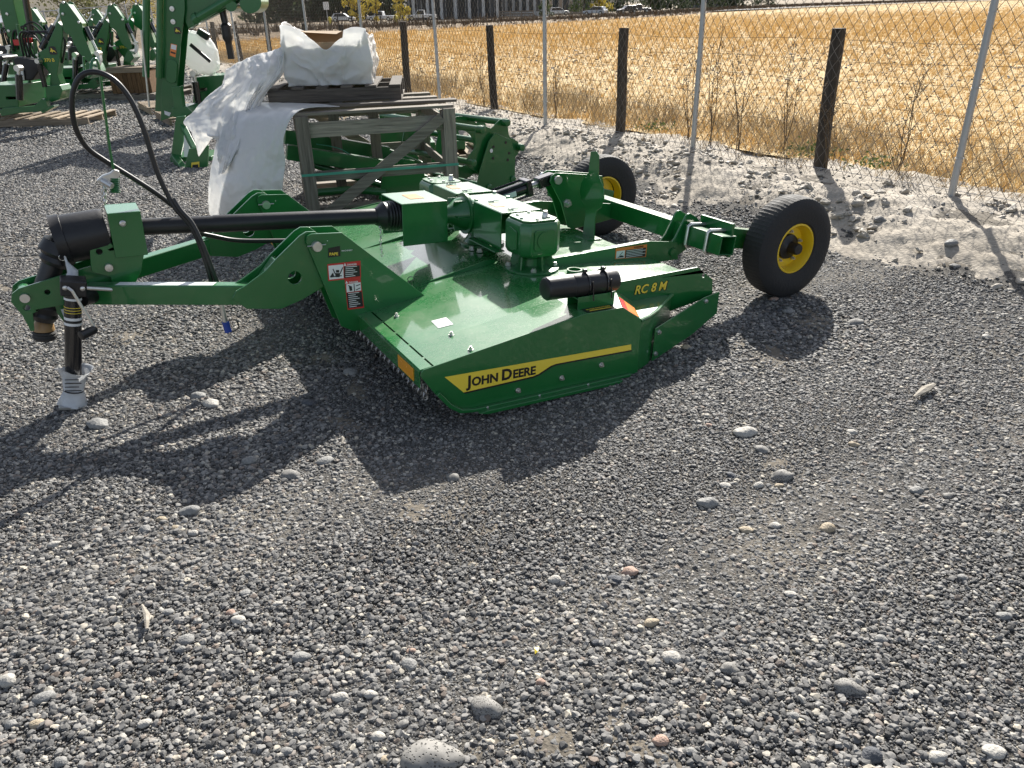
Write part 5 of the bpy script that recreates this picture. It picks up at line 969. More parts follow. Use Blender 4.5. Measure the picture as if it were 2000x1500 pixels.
d2 = drape('upper_fold', [
    [(560, 88, 7.00, N_), (535, 98, 7.08, N_), (500, 108, 7.10, N_), (462, 124, 7.15, N_), (440, 140, 7.25, N_)],
    [(556, 105, 6.93, N_), (535, 120, 6.90, N_), (505, 130, 6.90, N_), (465, 150, 7.00, N_), (436, 165, 7.20, N_)],
    [(552, 140, 6.88, N_), (525, 150, 6.82, N_), (495, 160, 6.75, N_), (455, 180, 6.85, N_), (405, 188, 7.15, N_)],
    [(522, 178, 6.80, N_), (500, 192, 6.70, N_), (475, 205, 6.65, N_), (425, 210, 6.80, N_), (378, 218, 7.10, N_)],
    [(510, 200, 6.70, N_), (488, 230, 6.50, N_), (458, 250, 6.45, N_), (415, 240, 6.70, N_), (360, 238, 7.05, N_)],
    [(500, 230, 6.50, N_), (478, 270, 6.30, N_), (445, 300, 6.35, N_), (410, 262, 6.62, N_), (378, 262, 6.95, N_)],
    [(485, 262, 6.40, N_), (455, 315, 6.22, N_), (432, 335, 6.35, N_), (428, 264, 6.55, N_), (392, 304, 6.85, N_)]], 'plastic', 0.03, 4.0, fold=0.055, ff=6.5, cr_=0.9)
for d_ in (d1, d2): d_.parent = tp; d_.matrix_parent_inverse = Matrix.Translation((2.1, -6.3, 0))
# ============================================================ backhoe attachments
def prof(px, y, o): return [((p := on_y(a, b, y))[0] - o[0], p[2] - o[2]) for a, b in px]
def cylinder(par, y, o, p0, p1, k=0.55, r=0.032, yo=0.0):
    a = on_y(*p0, y) - o; c = on_y(*p1, y) - o; a = Vector((a[0], yo, a[2])); c = Vector((c[0], yo, c[2])); m = a + (c - a)*k
    cy_ = MB().tube([a, m], r, 12).build('cylinder', 'blackpaint', par); MB().tube([m, c], r*0.5, 10).build('rod', 'zinc', cy_); MB().lathe([(-0.06, r*0.9), (0.06, r*0.9)], c, (0, 1, 0), 10).build('pin', 'zinc', cy_); return cy_
def emblem(par, c, s, yo):
    e = MB().prism([(c[0] + s*x, c[1] + s*z) for x, z in ((-1.15, -1), (-1.0, 0.9), (-0.6, 1.1), (0.6, 1.1), (1.0, 0.9), (1.15, -1), (0.4, -1.15), (-0.4, -1.15))], 'v', yo - 0.003, yo - 0.0005).build('emblem', 'ink', par)
    MB().prism([(c[0] + s*x, c[1] + s*z) for x, z in ((-0.85, -0.2), (-0.5, 0.15), (-0.35, 0.75), (-0.15, 0.45), (-0.05, 0.2), (0.45, 0.0), (0.9, -0.7), (0.35, -0.3), (0.0, -0.25), (-0.3, -0.65), (-0.35, -0.25), (-0.7, -0.35))], 'v', yo - 0.006, yo - 0.003).build('deer_mark', 'decal', e)
def backhoe(label, group=None):
    y = 13.6; o = np.array(on_y(75, 222, y)); o[2] = 0.13
    B = empty('backhoe', label, 'backhoe', (o[0], y, 0.13), group=group)
    hw = 0.09
    bm_ = MB().prism(prof([(118, 42), (128, 53), (128, 70), (122, 112), (117, 144), (126, 168), (125, 189), (112, 194), (102, 176), (104, 144), (91, 128), (80, 112), (78, 104), (96, 93), (102, 77)], y, o), 'v', -hw, hw).build('boom', 'farmgreen', B, 0.01)
    dp = MB()
    dpo = prof([(122, 24), (123, 8), (130, 2), (137, 5), (166, 45), (168, 64), (187, 112), (181, 124), (160, 102), (144, 70), (131, 61)], y, o)
    dp.prism(dpo, 'v', -hw - 0.014, -hw - 0.002); dp.prism(dpo, 'v', hw + 0.002, hw + 0.014); dp.prism([((a - dpo[0][0])*0.86 + dpo[0][0] + 0.03, (b - dpo[0][1])*0.9 + dpo[0][1] - 0.02) for a, b in dpo], 'v', -hw - 0.002, hw + 0.002)
    dpp = dp.build('dipper', 'farmgreen', B, 0.004)
    for q in ((131, 5), (130, 27), (161, 43), (80, 107), (108, 187), (113, 190), (100, 172), (107, 172)):
        a = on_y(*q, y) - o; MB().lathe([(0, 0.022), (0.02, 0.02), (0.022, 0)], (a[0], -hw - 0.014, a[2]), (0, -1, 0), 10).build('pin', 'zinc', dpp if q[1] < 50 else bm_)
    a = on_y(109, 98, y) - o; emblem(bm_, (a[0], a[2]), 0.055, -hw)
    a = on_y(93, 120, y) - o; lettering([('370 B', 0.10)], 'decal', bm_, (a[0], -hw - 0.003, a[2]), (1, 0, 0), (0, 0, 1), bold=0.02, width=0.17)
    cylinder(B, y, o, (82, 95), (122, 22), 0.62, 0.055, 0.0); cylinder(B, y, o, (167, 53), (192, 104), 0.5, 0.045, -0.0)
    cylinder(B, y, o, (62, 190), (60, 130), 0.8, 0.055, -0.35); cylinder(B, y, o, (98, 168), (86, 118), 0.9, 0.04, -0.16)
    MB().prism(prof([(190, 106), (196, 104), (198, 118), (194, 130), (190, 128)], y, o), 'v', -0.05, 0.05).build('bucket_link', 'white', B, 0.008)
    MB().prism(prof([(183, 118), (190, 126), (196, 140), (186, 152), (170, 146), (176, 130)], y, o), 'v', -0.22, 0.22).build('bucket', 'farmgreen', B, 0.01)
    fr = MB().prism(prof([(-22, 164), (52, 163), (53, 205), (-22, 212)], y, o), 'v', -0.25, 0.55, [prof([(29, 186), (47, 186), (47, 191), (29, 191)], y, o)]).build('main_frame', 'farmgreen', B, 0.01)
    MB().prism(prof([(22, 212), (30, 206), (90, 202), (104, 188), (112, 192), (116, 206), (108, 212), (60, 216), (28, 222)], y, o), 'v', -0.36, -0.26).build('stabilizer', 'farmgreen', B, 0.006)
    MB().prism(prof([(102, 212), (126, 200), (128, 204), (106, 216)], y, o), 'v', -0.36, -0.20).build('stabilizer_pad', 'farmgreen', B, 0.004)
    MB().prism(prof([(98, 166), (126, 164), (132, 175), (126, 192), (110, 198), (100, 190)], y, o), 'v', -0.16, 0.16).build('swing_post', 'farmgreen', B, 0.01)
    MB().prism(prof([(31, 118), (38, 110), (86, 119), (87, 132), (70, 156), (50, 156)], y, o), 'v', -0.10, 0.30).build('seat_back', 'black', B, 0.02)
    MB().prism(prof([(-5, 106), (18, 108), (21, 114), (16, 118), (-5, 118)], y, o), 'v', -0.2, 0.25).build('seat', 'black', B, 0.03)
    MB().prism(prof([(44, 134), (54, 136), (56, 155), (46, 156)], y, o), 'v', -0.14, -0.11).build('valve_cover', 'white', B, 0.006)
    for q, e in (((48, 165), (48, 78)), ((36, 112), (24, 48)), ((60, 118), (58, 76))): 
        a = on_y(*q, y) - o; c = on_y(*e, y) - o; MB().tube([(a[0], 0.15, a[2]), (c[0], 0.15, c[2])], 0.03, 8).build('lever_stand', 'farmgreen', B)
    for k in range(4):
        a = on_y(40 + k*6, 112, y) - o; MB().tube(catmull([(a[0], 0.1, a[2]), (a[0] + 0.1, 0.0, a[2] + 0.35), (a[0] + 0.35 + 0.1*k, -0.05, a[2] + 0.30), (a[0] + 0.5, 0.0, a[2] - 0.1)], 6), 0.014, 8).build('hose', 'hose', B)
    a = on_y(48, 80, y) - o; MB().box(a[0] - 0.06, a[0] + 0.06, 0.10, 0.14, a[2] - 0.03, a[2] + 0.04).build('reflector', 'red', B)
    return B
b1 = backhoe('green backhoe attachment with folded boom and 370 B lettering on the long pallet')
pallet('pallet', 'long pale pallet under the lettered green backhoe', (on_y(-72, 222, 13.2)[0], 13.1, 0), rad(2), 2.0, 1.1, 0.13, nb=9)
for i, (px, y, rz, lab) in enumerate(((266, 18.4, 0, 'green backhoe attachment with white bucket guards behind the wooden box'), (213, 17.8, 6, 'green backhoe attachment farther back beside the wooden box'), (180, 26.0, 5, 'green backhoe attachment seen between the booms at the back of the row'), (62, 19.5, -4, 'green backhoe attachment standing behind the lettered one'))):
    c = copy_tree(b1); c.location = (gx(px, y) - 0.9, y, 0.13); c.rotation_euler = (0, 0, rad(rz)); c['label'] = lab
    if i == 1: c.scale = (1, 1, 1)
    pallet('pallet', ['grey pallet under the backhoe with white bucket guards', 'grey pallet under the backhoe beside the wooden box', 'grey pallet under the rearmost backhoe', 'grey pallet under the backhoe behind the lettered one'][i], (gx(px, y) - 1.3, y - 0.4, 0), rad(rz), 1.9, 1.1, 0.13, 'greywood')
wb = empty('wooden_box', 'brown wooden plank box on a pallet beside the backhoes', 'box', (on_y(222, 190, 17.2)[0], 17.2, 0.13))
bw = on_y(300, 190, 17.2)[0] - on_y(222, 190, 17.2)[0]
M['brownwood'] = wood('brown_planks', (0.07, 0.04, 0.02), (0.22, 0.13, 0.065), 'Z')
for i in range(9): MB().box(bw*i/9 + 0.004, bw*(i+1)/9 - 0.004, 0, 0.02, 0, 0.46).build('plank', 'brownwood', wb, 0.002)
MB().box(-0.02, bw + 0.02, -0.02, -0.001, 0.40, 0.48).build('rail', 'palewood', wb, 0.002); MB().box(0.004, bw - 0.004, 0.021, 0.8, 0.01, 0.44).build('inner_box', 'brownwood', wb); MB().box(-0.02, bw + 0.02, -0.02, 0.82, 0.481, 0.50).build('lid', 'palewood', wb, 0.002)
pallet('pallet', 'grey pallet under the brown wooden box', (on_y(218, 190, 17.1)[0], 17.0, 0), 0, 1.35, 1.0, 0.13, 'greywood')
# backhoe at the yard's edge with its boom raised out of the picture
y = 16.2; o = np.array(on_y(40, 205, y)); o[2] = 0.13
B5 = empty('backhoe', 'green backhoe with a thick raised boom at the far left behind the lettered one', 'backhoe', (o[0], y, 0.13))
rb5 = MB().prism(prof([(2, -60), (34, -60), (36, 5), (52, 74), (44, 82), (24, 70), (14, 40), (4, 0)], y, o), 'v', -0.16, 0.16).build('boom', 'farmgreen', B5, 0.012)
MB().prism(prof([(24, 62), (52, 68), (66, 120), (70, 185), (40, 190), (30, 120)], y, o), 'v', -0.10, 0.10).build('swing_post', 'farmgreen', B5, 0.012)
MB().box(-1.0, 0.5, -0.2, 0.6, 0.0, 0.45).build('main_frame', 'farmgreen', B5, 0.012)
cylinder(B5, y, o, (72, 78), (52, -40), 0.7, 0.06, -0.15); cylinder(B5, y, o, (60, 150), (66, 84), 0.6, 0.05, -0.15); cylinder(B5, y, o, (18, 160), (30, 92), 0.55, 0.05, -0.2)
MB().prism(prof([(0, 62), (8, 66), (13, 76), (8, 104), (0, 108), (-30, 108), (-30, 62)], y, o), 'v', -0.4, -0.3).build('stabilizer', 'farmgreen', B5, 0.008)
for k in range(5):
    a = on_y(34 + k*7, 100 - k*4, y) - o; MB().tube(catmull([(a[0], -0.12, a[2]), (a[0] + 0.15, -0.2, a[2] + 0.35), (a[0] + 0.35, -0.15, a[2] + 0.25), (a[0] + 0.4, -0.1, a[2] - 0.25)], 6), 0.016, 8).build('hose', 'hose', B5)
for q in ((24, 27), (27, 60), (45, 72)):
    a = on_y(*q, y) - o; MB().lathe([(0, 0.03), (0.02, 0.026), (0.022, 0)], (a[0], -0.16, a[2]), (0, -1, 0), 10).build('pin', 'zinc', rb5)
a = on_y(47, 82, y) - o; MB().box(a[0] - 0.09, a[0] + 0.09, -0.2, -0.18, a[2] - 0.05, a[2] + 0.05).build('reflector', 'red', B5)
# the big backhoe with raised boom beside the sheeting
y = 12.4; o = np.array(on_y(335, 238, y)); o[2] = 0.13
B4 = empty('backhoe', 'tall green backhoe with upright boom reaching over the plastic sheet', 'backhoe', (o[0], y, 0.13))
for yo in (-0.13, 0.12):
    cm = MB().prism(prof([(321, 234), (323, 170), (330, 60), (332, -60), (366, -70), (368, 20), (364, 52), (361, 70), (353, 165), (351, 215), (342, 226)], y, o), 'v', yo - 0.012, yo + 0.012).build('upright_plate', 'farmgreen', B4, 0.004)
    MB().prism(prof([(297, 219), (300, 140), (306, 60), (309, -60), (318, -60), (318, 220)], y, o), 'v', yo + 0.25 - 0.012, yo + 0.25 + 0.012).build('inner_plate', 'farmgreen', B4, 0.004)
    if yo < 0: cm4 = cm
MB().prism(prof([(324, 225), (333, 60), (335, -60), (350, -60), (350, 60), (340, 220)], y, o), 'v', -0.117, 0.107).build('upright_core', 'farmgreen', B4)
MB().prism([(x, z) for x, z in prof([(333, 122), (336, 116), (343, 114), (350, 117), (354, 123), (353, 155), (350, 160), (343, 161), (335, 158), (332, 152)], y, o)], 'v', -0.165, -0.143).build('pivot_cover', 'farmgreen', cm4, 0.008)
for a, b, r in (((321, 150), (324, -60), 0.045), ((296, 148), (298, -60), 0.05)):
    p = on_y(*a, y) - o; q = on_y(*b, y) - o; MB().tube([(p[0], -0.20, p[2]), (q[0], -0.20, q[2])], r, 14).build('lift_cylinder', 'farmgreen', B4)
p = on_y(306, 205, y) - o; q = on_y(291, 58, y) - o; MB().tube([(p[0], -0.27, p[2]), (q[0], -0.27, q[2])], 0.014, 8).build('rod', 'zinc', B4)
bmp = prof([(362, 12), (365, 40), (372, 56), (391, 45), (410, 36), (452, 15), (500, -12), (560, -50), (560, -110), (480, -75), (400, -40), (366, -20)], y, o)
MB().prism(bmp, 'v', -0.09, 0.09).build('boom', 'farmgreen', B4, 0.012)
p = on_y(385, 40, y) - o; q = on_y(450, 5, y) - o; cyo = MB().tube([(p[0], -0.16, p[2]), (q[0] + 0.35, -0.16, q[2] + 0.18)], 0.06, 16).build('boom_cylinder', 'farmgreen', B4); MB().lathe([(-0.03, 0.075), (0.03, 0.075)], (p[0] + 0.05, -0.16, p[2] + 0.03), (1, 0, 0.5), 14).build('cylinder_head', 'farmgreen', cyo)
for c_x in ((460, 12, 11), (497, 6, 21)):
    pts = []
    for an in range(0, 360, 20): pts.append((c_x[0] + c_x[2]*math.cos(rad(an)), c_x[1] + c_x[2]*math.sin(rad(an))*0.95))
    MB().prism(prof(pts, y, o), 'v', -0.20, 0.20).build('boom_lug', 'farmgreen', B4, 0.006)
for q in ((344, 17), (346, 42)):
    a = on_y(*q, y) - o; MB().lathe([(0, 0.036), (0.018, 0.034), (0.018, 0.018), (0.02, 0)], (a[0], -0.145, a[2]), (0, -1, 0), 14).build('pin', 'zinc', B4)
a = on_y(354, 59, y) - o; emblem(cm4, (a[0], a[2]), 0.042, -0.142)
st = MB().prism(prof([(341, 84), (353, 87), (350, 111), (339, 107)], y, o), 'v', -0.1445, -0.1428).build('sticker', 'orange', cm4); MB().prism(prof([(342, 85.5), (352, 88), (351, 97), (341, 94)], y, o), 'v', -0.1462, -0.1447).build('sticker_picture', 'white', st); MB().prism(prof([(341, 99), (350.5, 102), (350, 105), (340.5, 102)], y, o), 'v', -0.1462, -0.1447).build('sticker_text', 'ink', st)
MB().prism(prof([(328, 214), (341, 218), (338, 225), (329, 221)], y, o), 'v', -0.1445, -0.1428).build('paper_tag', 'white', cm4)
MB().prism(prof([(352, 166), (368, 164), (374, 205), (356, 208)], y, o), 'v', -0.34, -0.22).build('stabilizer', 'farmgreen', B4, 0.008)
MB().prism(prof([(352, 205), (380, 203), (392, 214), (372, 226), (352, 222)], y, o), 'v', -0.34, 0.2).build('foot_plate', 'farmgreen', B4, 0.008)
y2 = 12.9
MB().prism([(x, z) for x, z in prof([(384, 150), (470, 143), (472, 200), (380, 212)], y2, o)], 'v', 0.4, 1.1, [prof([(394, 172), (408, 170), (408, 176), (394, 178)], y2, o)]).build('main_frame', 'farmgreen', B4, 0.012)
cylinder(B4, y, o, (382, 210), (372, 145), 0.75, 0.05, 0.15)
sw = MB(); vs = []; fs = []; nu, nv = 48, 30
c = on_y(388, 104, 12.9) - o
for i in range(nv + 1):
    th = math.pi*i/nv
    for k in range(nu):
        ph = 2*math.pi*k/nu; n_ = 1 + 0.16*noise.noise((math.cos(ph)*1.6, math.sin(ph)*1.6, th*1.6)) + 0.07*(1 - 2.2*abs(noise.noise((math.cos(ph)*4, math.sin(ph)*4, th*3.5)))); x = 0.27*math.sin(th)*math.cos(ph)*n_; z = 0.33*math.cos(th)*n_
        vs.append((c[0] + x*0.93 - z*0.35, 0.5 + 0.22*math.sin(th)*math.sin(ph), c[2] + z*0.9 + x*0.25))
for i in range(nv):
    for k in range(nu): fs.append((i*nu + k, i*nu + (k+1) % nu, (i+1)*nu + (k+1) % nu, (i+1)*nu + k))
sw.add(vs, fs).build('wrapped_seat', 'plastic', B4, smooth=35)
p = on_y(362, 88, 12.4) - o; q = on_y(402, 122, 12.4) - o; MB().beam((p[0], 0.2, p[2]), (q[0], 0.2, q[2]), 0.02, 0.05).build('seat_strap', 'black', B4)
p = on_y(365, 62, 12.4) - o; q = on_y(388, 76, 12.4) - o; MB().beam((p[0], 0.45, p[2]), (q[0], 0.45, q[2]), 0.10, 0.10).build('seat_arm', 'black', B4, 0.02)
MB().tube(catmull([on_y(434, 20, 12.4) - o, on_y(440, 45, 12.4) - o, on_y(445, 75, 12.4) - o, on_y(452, 115, 12.4) - o], 6), [0.05]*7 + [0.075]*6 + [0.05]*6, 10).build('hose_bundle', 'black', B4)
pd0, pd1 = on_z(268, 199, 0.13), on_z(345, 240, 0.13); rz4 = math.atan2(pd1[1] - pd0[1], pd1[0] - pd0[0])
for i in (0, 1):
    k_ = pd0 + (pd1 - pd0)*(0.0 if i == 0 else 0.5); pallet('pallet', ['pale pallet under the rear of the tall backhoe', 'pale pallet under the front of the tall backhoe'][i], (k_[0], k_[1], 0), rz4, 1.25, 0.75, 0.13, nb=8)
# quick-attach frame half under the sheet
y = 9.4; o = np.array(on_y(380, 338, y)); o[2] = 0.0
qf = empty('attach_frame', 'green quick-attach frame standing half under the plastic sheet', 'implement', (o[0], y, 0))
MB().prism(prof([(334, 310), (345, 228), (362, 226), (366, 250), (352, 312)], y, o), 'v', -0.02, 0.02).build('side_plate', 'farmgreen', qf, 0.006)
MB().prism(prof([(376, 334), (388, 282), (425, 275), (422, 340), (398, 341)], y, o), 'v', -0.32, -0.28).build('front_plate', 'farmgreen', qf, 0.006)
a, b = on_y(340, 306, y) - o, on_y(384, 330, y) - o; MB().beam((a[0], 0.0, a[2]), (b[0], -0.3, b[2]), 0.08, 0.08).build('cross_bar', 'farmgreen', qf, 0.008)
a, b = on_y(350, 240, y) - o, on_y(395, 285, y) - o; MB().beam((a[0], 0.05, a[2]), (b[0], -0.25, b[2]), 0.06, 0.06).build('cross_bar', 'farmgreen', qf, 0.008)
MB().box(-0.3, 0.2, 0.1, 0.6, 0.0, 0.06).build('base_plate', 'farmgreen', qf, 0.006)
MB().prism(prof([(365, 262), (375, 262), (376, 304), (365, 304)], y, o), 'v', -0.10, -0.05).build('paper_roll', 'white', qf, 0.006)
MB().prism(prof([(393, 308), (408, 306), (408, 322), (393, 323)], y, o), 'v', -0.323, -0.3205).build('sticker', 'decal', qf); MB().prism(prof([(395, 312), (406, 311), (406, 319), (395, 320)], y, o), 'v', -0.326, -0.3235).build('sticker_print', 'ink', qf)

# ============================================================ loose stones, gravel, straw and weeds
def stone_mat(name, c1, c2, pits=0.0):
    m, n, N, L, b = new_mat(name); tc = N.new('ShaderNodeTexCoord'); nz = N.new('ShaderNodeTexNoise'); nz.inputs['Scale'].default_value = 4; nz.inputs['Detail'].default_value = 7; L.new(tc.outputs['Object'], nz.inputs['Vector'])
    oi = N.new('ShaderNodeObjectInfo'); mx = N.new('ShaderNodeMix'); mx.data_type = 'RGBA'; r = N.new('ShaderNodeMapRange'); r.inputs[1].default_value = 0.3; r.inputs[2].default_value = 0.7; L.new(nz.outputs[0], r.inputs[0]); L.new(r.outputs[0], mx.inputs[0]); mx.inputs[6].default_value = (*c1, 1); mx.inputs[7].default_value = (*c2, 1)
    L.new(mx.outputs[2], b.inputs['Base Color']); b.inputs['Roughness'].default_value = 0.7; b.inputs['Specular IOR Level'].default_value = 0.35
    vo = N.new('ShaderNodeTexVoronoi'); vo.inputs['Scale'].default_value = 9; L.new(tc.outputs['Object'], vo.inputs['Vector']); rr = N.new('ShaderNodeMapRange'); rr.inputs[1].default_value = 0.0; rr.inputs[2].default_value = 0.32; L.new(vo.outputs[0], rr.inputs[0])
    bp = N.new('ShaderNodeBump'); bp.inputs['Strength'].default_value = 0.3 + pits; bp.inputs['Distance'].default_value = 0.03; L.new(rr.outputs[0] if pits else nz.outputs[0], bp.inputs['Height']); L.new(bp.outputs[0], b.inputs['Normal']); return m
SM = {'grey': stone_mat('grey_stone', (0.17, 0.17, 0.165), (0.27, 0.265, 0.25)), 'pale': stone_mat('pale_stone', (0.31, 0.295, 0.265), (0.43, 0.41, 0.37)), 'dark': stone_mat('dark_stone', (0.055, 0.06, 0.07), (0.10, 0.105, 0.115)), 'tan': stone_mat('tan_stone', (0.29, 0.235, 0.16), (0.41, 0.345, 0.25)), 'pink': stone_mat('pink_stone', (0.30, 0.19, 0.14), (0.40, 0.29, 0.23)), 'lava': stone_mat('pitted_stone', (0.16, 0.155, 0.145), (0.26, 0.25, 0.23), 0.7)}
def stone_mesh(seed, flat):
    bm = bmesh.new(); bmesh.ops.create_icosphere(bm, subdivisions=3, radius=1.0)
    for v in bm.verts:
        p = v.co; k = 1 + 0.30*noise.noise((p.x*0.9 + seed*7, p.y*0.9, p.z*0.9)) + 0.10*noise.noise((p.x*2.4, p.y*2.4 + seed*3, p.z*2.4)); v.co = Vector((p.x*k, p.y*k*0.74, p.z*k*flat))
    for f in bm.faces: f.smooth = True
    me = bpy.data.meshes.new('stone'); bm.to_mesh(me); bm.free(); return me
SMESH = [stone_mesh(i, f) for i, f in enumerate((0.42, 0.5, 0.36, 0.6, 0.45, 0.52))]
LAB = {'grey': 'smooth mid-grey stone larger than the gravel around it', 'pale': 'pale whitish stone lying on the dark gravel', 'dark': 'dark blue-grey stone larger than the gravel around it', 'tan': 'tan yellowish stone lying on the dark gravel', 'pink': 'pinkish brown stone lying on the dark gravel', 'lava': 'pitted grey volcanic stone half sunk in the gravel'}
GRP = {k: v + ', one of several' for k, v in LAB.items()}
stones = [(387, 775, 34, 'grey'), (413, 790, 40, 'pale'), (604, 788, 34, 'dark'), (488, 903, 34, 'grey'), (457, 878, 17, 'dark'), (370, 1001, 46, 'grey'), (315, 1016, 22, 'tan'), (284, 1035, 28, 'grey'), (345, 1034, 24, 'tan'), (378, 1044, 22, 'pale'), (107, 1064, 26, 'pale'), (568, 930, 40, 'lava'), (634, 903, 38, 'grey'), (193, 830, 50, 'grey'), (685, 728, 34, 'grey'), (885, 935, 30, 'lava'), (552, 866, 20, 'dark'),
 (1456, 847, 50, 'pale'), (1487, 880, 32, 'lava'), (1525, 932, 48, 'lava'), (1416, 950, 24, 'pale'), (1481, 950, 22, 'pale'), (1521, 950, 20, 'tan'), (1382, 985, 46, 'grey'), (1428, 930, 22, 'dark'), (1512, 1028, 26, 'pale'), (1457, 1037, 30, 'tan'), (1615, 1035, 34, 'tan'), (1668, 870, 24, 'tan'), (1664, 846, 22, 'pale'), (1385, 832, 16, 'pink'), (1228, 1118, 38, 'pink'), (1200, 1133, 32, 'dark'), (1083, 1135, 28, 'pale'), (1272, 1218, 34, 'tan'), (1315, 1195, 18, 'pale'), (1310, 1287, 42, 'pale'), (1424, 1308, 42, 'lava'), (1543, 1162, 26, 'pale'), (1442, 1164, 16, 'pale'), (1658, 1346, 62, 'lava'), (1164, 1257, 20, 'dark'), (1160, 1288, 18, 'pale'), (1055, 1334, 22, 'pink'), (1244, 1343, 24, 'grey'), (1290, 1450, 34, 'pink'),
 (845, 1486, 130, 'lava'), (950, 1386, 70, 'lava'), (755, 1486, 30, 'tan'), (661, 1392, 30, 'lava'), (787, 1416, 26, 'lava'), (665, 1365, 34, 'pale'), (725, 1358, 30, 'pale'), (803, 1274, 20, 'pink'), (465, 1213, 32, 'pale'), (451, 1198, 22, 'pink'), (363, 1252, 36, 'grey'), (353, 1271, 22, 'grey'), (543, 1181, 22, 'pale'), (283, 1415, 30, 'pale'), (85, 1365, 46, 'grey'), (22, 1416, 28, 'grey'), (72, 1416, 30, 'tan'), (15, 1333, 46, 'pale'), (590, 1285, 40, 'grey'), (218, 1172, 22, 'pale'), (328, 1198, 26, 'grey'), (762, 1305, 18, 'dark'), (799, 1300, 36, 'grey'), (842, 1450, 20, 'grey'), (740, 1440, 34, 'pale'),
 (1640, 512, 26, 'grey'), (1510, 586, 22, 'pink'), (1718, 437, 30, 'lava'), (1670, 632, 34, 'lava'), (1855, 486, 30, 'grey'), (1930, 575, 34, 'grey'), (1540, 610, 28, 'grey'), (1340, 680, 26, 'tan'), (1525, 608, 18, 'dark'), (1865, 520, 26, 'lava'), (1925, 660, 20, 'pale'), (1850, 970, 26, 'lava'), (1790, 960, 30, 'grey'), (1880, 1130, 26, 'grey'), (1720, 1250, 30, 'grey'), (1940, 1470, 50, 'pale'), (1700, 1480, 46, 'dark'), (1830, 1480, 40, 'pale'), (1960, 1205, 30, 'grey'), (1550, 1400, 24, 'grey'), (1350, 1470, 26, 'grey'), (480, 1160, 24, 'grey'), (120, 1490, 30, 'grey'), (430, 1475, 26, 'pale'), (560, 1470, 28, 'grey')]
for i, (px, py, wpx, kind) in enumerate(stones):
    p = ground_at(px, py); dist = float(np.linalg.norm(p - np.array([0, 0, CH]))); zc = float(-(RC.T @ (p - np.array([0, 0, CH])))[2]); r = wpx/F*zc/2*0.92
    if fence_s(p[0], p[1]) > -1.75: p[2] = bank_z(p[0], p[1])
    o = bpy.data.objects.new('stone', SMESH[i % 6]); COL.objects.link(o); o.location = (p[0], p[1], p[2] + r*0.06 + 0.003); o.scale = (r, r*random.uniform(0.9, 1.1), r*random.uniform(0.9, 1.15)); o.rotation_euler = (random.uniform(-0.2, 0.2), random.uniform(-0.2, 0.2), random.uniform(-0.5, 0.5) + (3.14 if i % 2 else 0))
    if not SMESH[i % 6].materials: SMESH[i % 6].materials.append(SM['grey'])
    o.material_slots[0].link = 'OBJECT'; o.material_slots[0].material = SM[kind]; tag(o, LAB[kind], 'stone', GRP[kind])
M['splinter'] = wood('driftwood', (0.17, 0.15, 0.12), (0.36, 0.33, 0.28), 'X')
for (pa_, pb__, w_, lab) in (((1785, 776), (1825, 750), 0.022, 'flat pale splinter of wood lying on the gravel'), ((278, 1182), (287, 1228), 0.010, 'thin curved grey twig lying on the gravel'), ((668, 868), (668, 852), 0.008, 'small pale wood chip at the tip of the mower shadow')):
    a, b = on_z(*pa_, 0.022), on_z(*pb__, 0.030); m_ = (a + b)/2 + np.array([0.006, 0.004, 0.004]); q = MB().tube([Vector(a) - Vector(m_), Vector((0, 0, 0)), Vector(b) - Vector(m_)], [w_*0.25, w_, w_*0.4], 6).build('wood_splinter', 'splinter', None, smooth=40); q.location = m_; q.scale = (1, 1, 0.6); tag(q, lab, 'wood')
lf = MB().add([(0, 0, 0), (0.008, 0.006, 0.004), (0.012, 0.024, 0.003), (-0.002, 0.016, 0.006), (0, 0, 0.001), (0.008, 0.006, 0.005), (0.012, 0.024, 0.004), (-0.002, 0.016, 0.007)], [(0,1,2,3),(7,6,5,4),(0,4,5,1),(1,5,6,2),(2,6,7,3),(3,7,4,0)]).build('fallen_leaf', 'decal', None); p = on_z(1045, 1278, 0.02); lf.location = p; tag(lf, 'tiny fallen yellow leaf on the gravel', 'leaf')

# ---- scattering with geometry nodes
class NT:
    def __init__(s, name):
        s.g = bpy.data.node_groups.new(name, 'GeometryNodeTree'); s.g.interface.new_socket(name='Geometry', in_out='INPUT', socket_type='NodeSocketGeometry'); s.g.interface.new_socket(name='Geometry', in_out='OUTPUT', socket_type='NodeSocketGeometry')
        s.i = s.n('NodeGroupInput'); s.o = s.n('NodeGroupOutput')
    def n(s, t, **k):
        q = s.g.nodes.new(t)
        for a, b in k.items(): setattr(q, a, b)
        return q
    def l(s, a, b): s.g.links.new(a, b)
    def attr(s, name): q = s.n('GeometryNodeInputNamedAttribute', data_type='FLOAT'); q.inputs[0].default_value = name; return q.outputs[0]
    def rnd(s, lo, hi, seed, vec=False):
        q = s.n('FunctionNodeRandomValue', data_type='FLOAT_VECTOR' if vec else 'FLOAT')
        if vec: q.inputs[0].default_value = lo; q.inputs[1].default_value = hi
        else: q.inputs[2].default_value = lo; q.inputs[3].default_value = hi
        q.inputs['Seed'].default_value = seed; return q.outputs[0] if vec else q.outputs[1]
    def math(s, op, a, b):
        q = s.n('ShaderNodeMath', operation=op)
        for k, v in ((0, a), (1, b)):
            if isinstance(v, (int, float)): q.inputs[k].default_value = v
            else: s.l(v, q.inputs[k])
        return q.outputs[0]
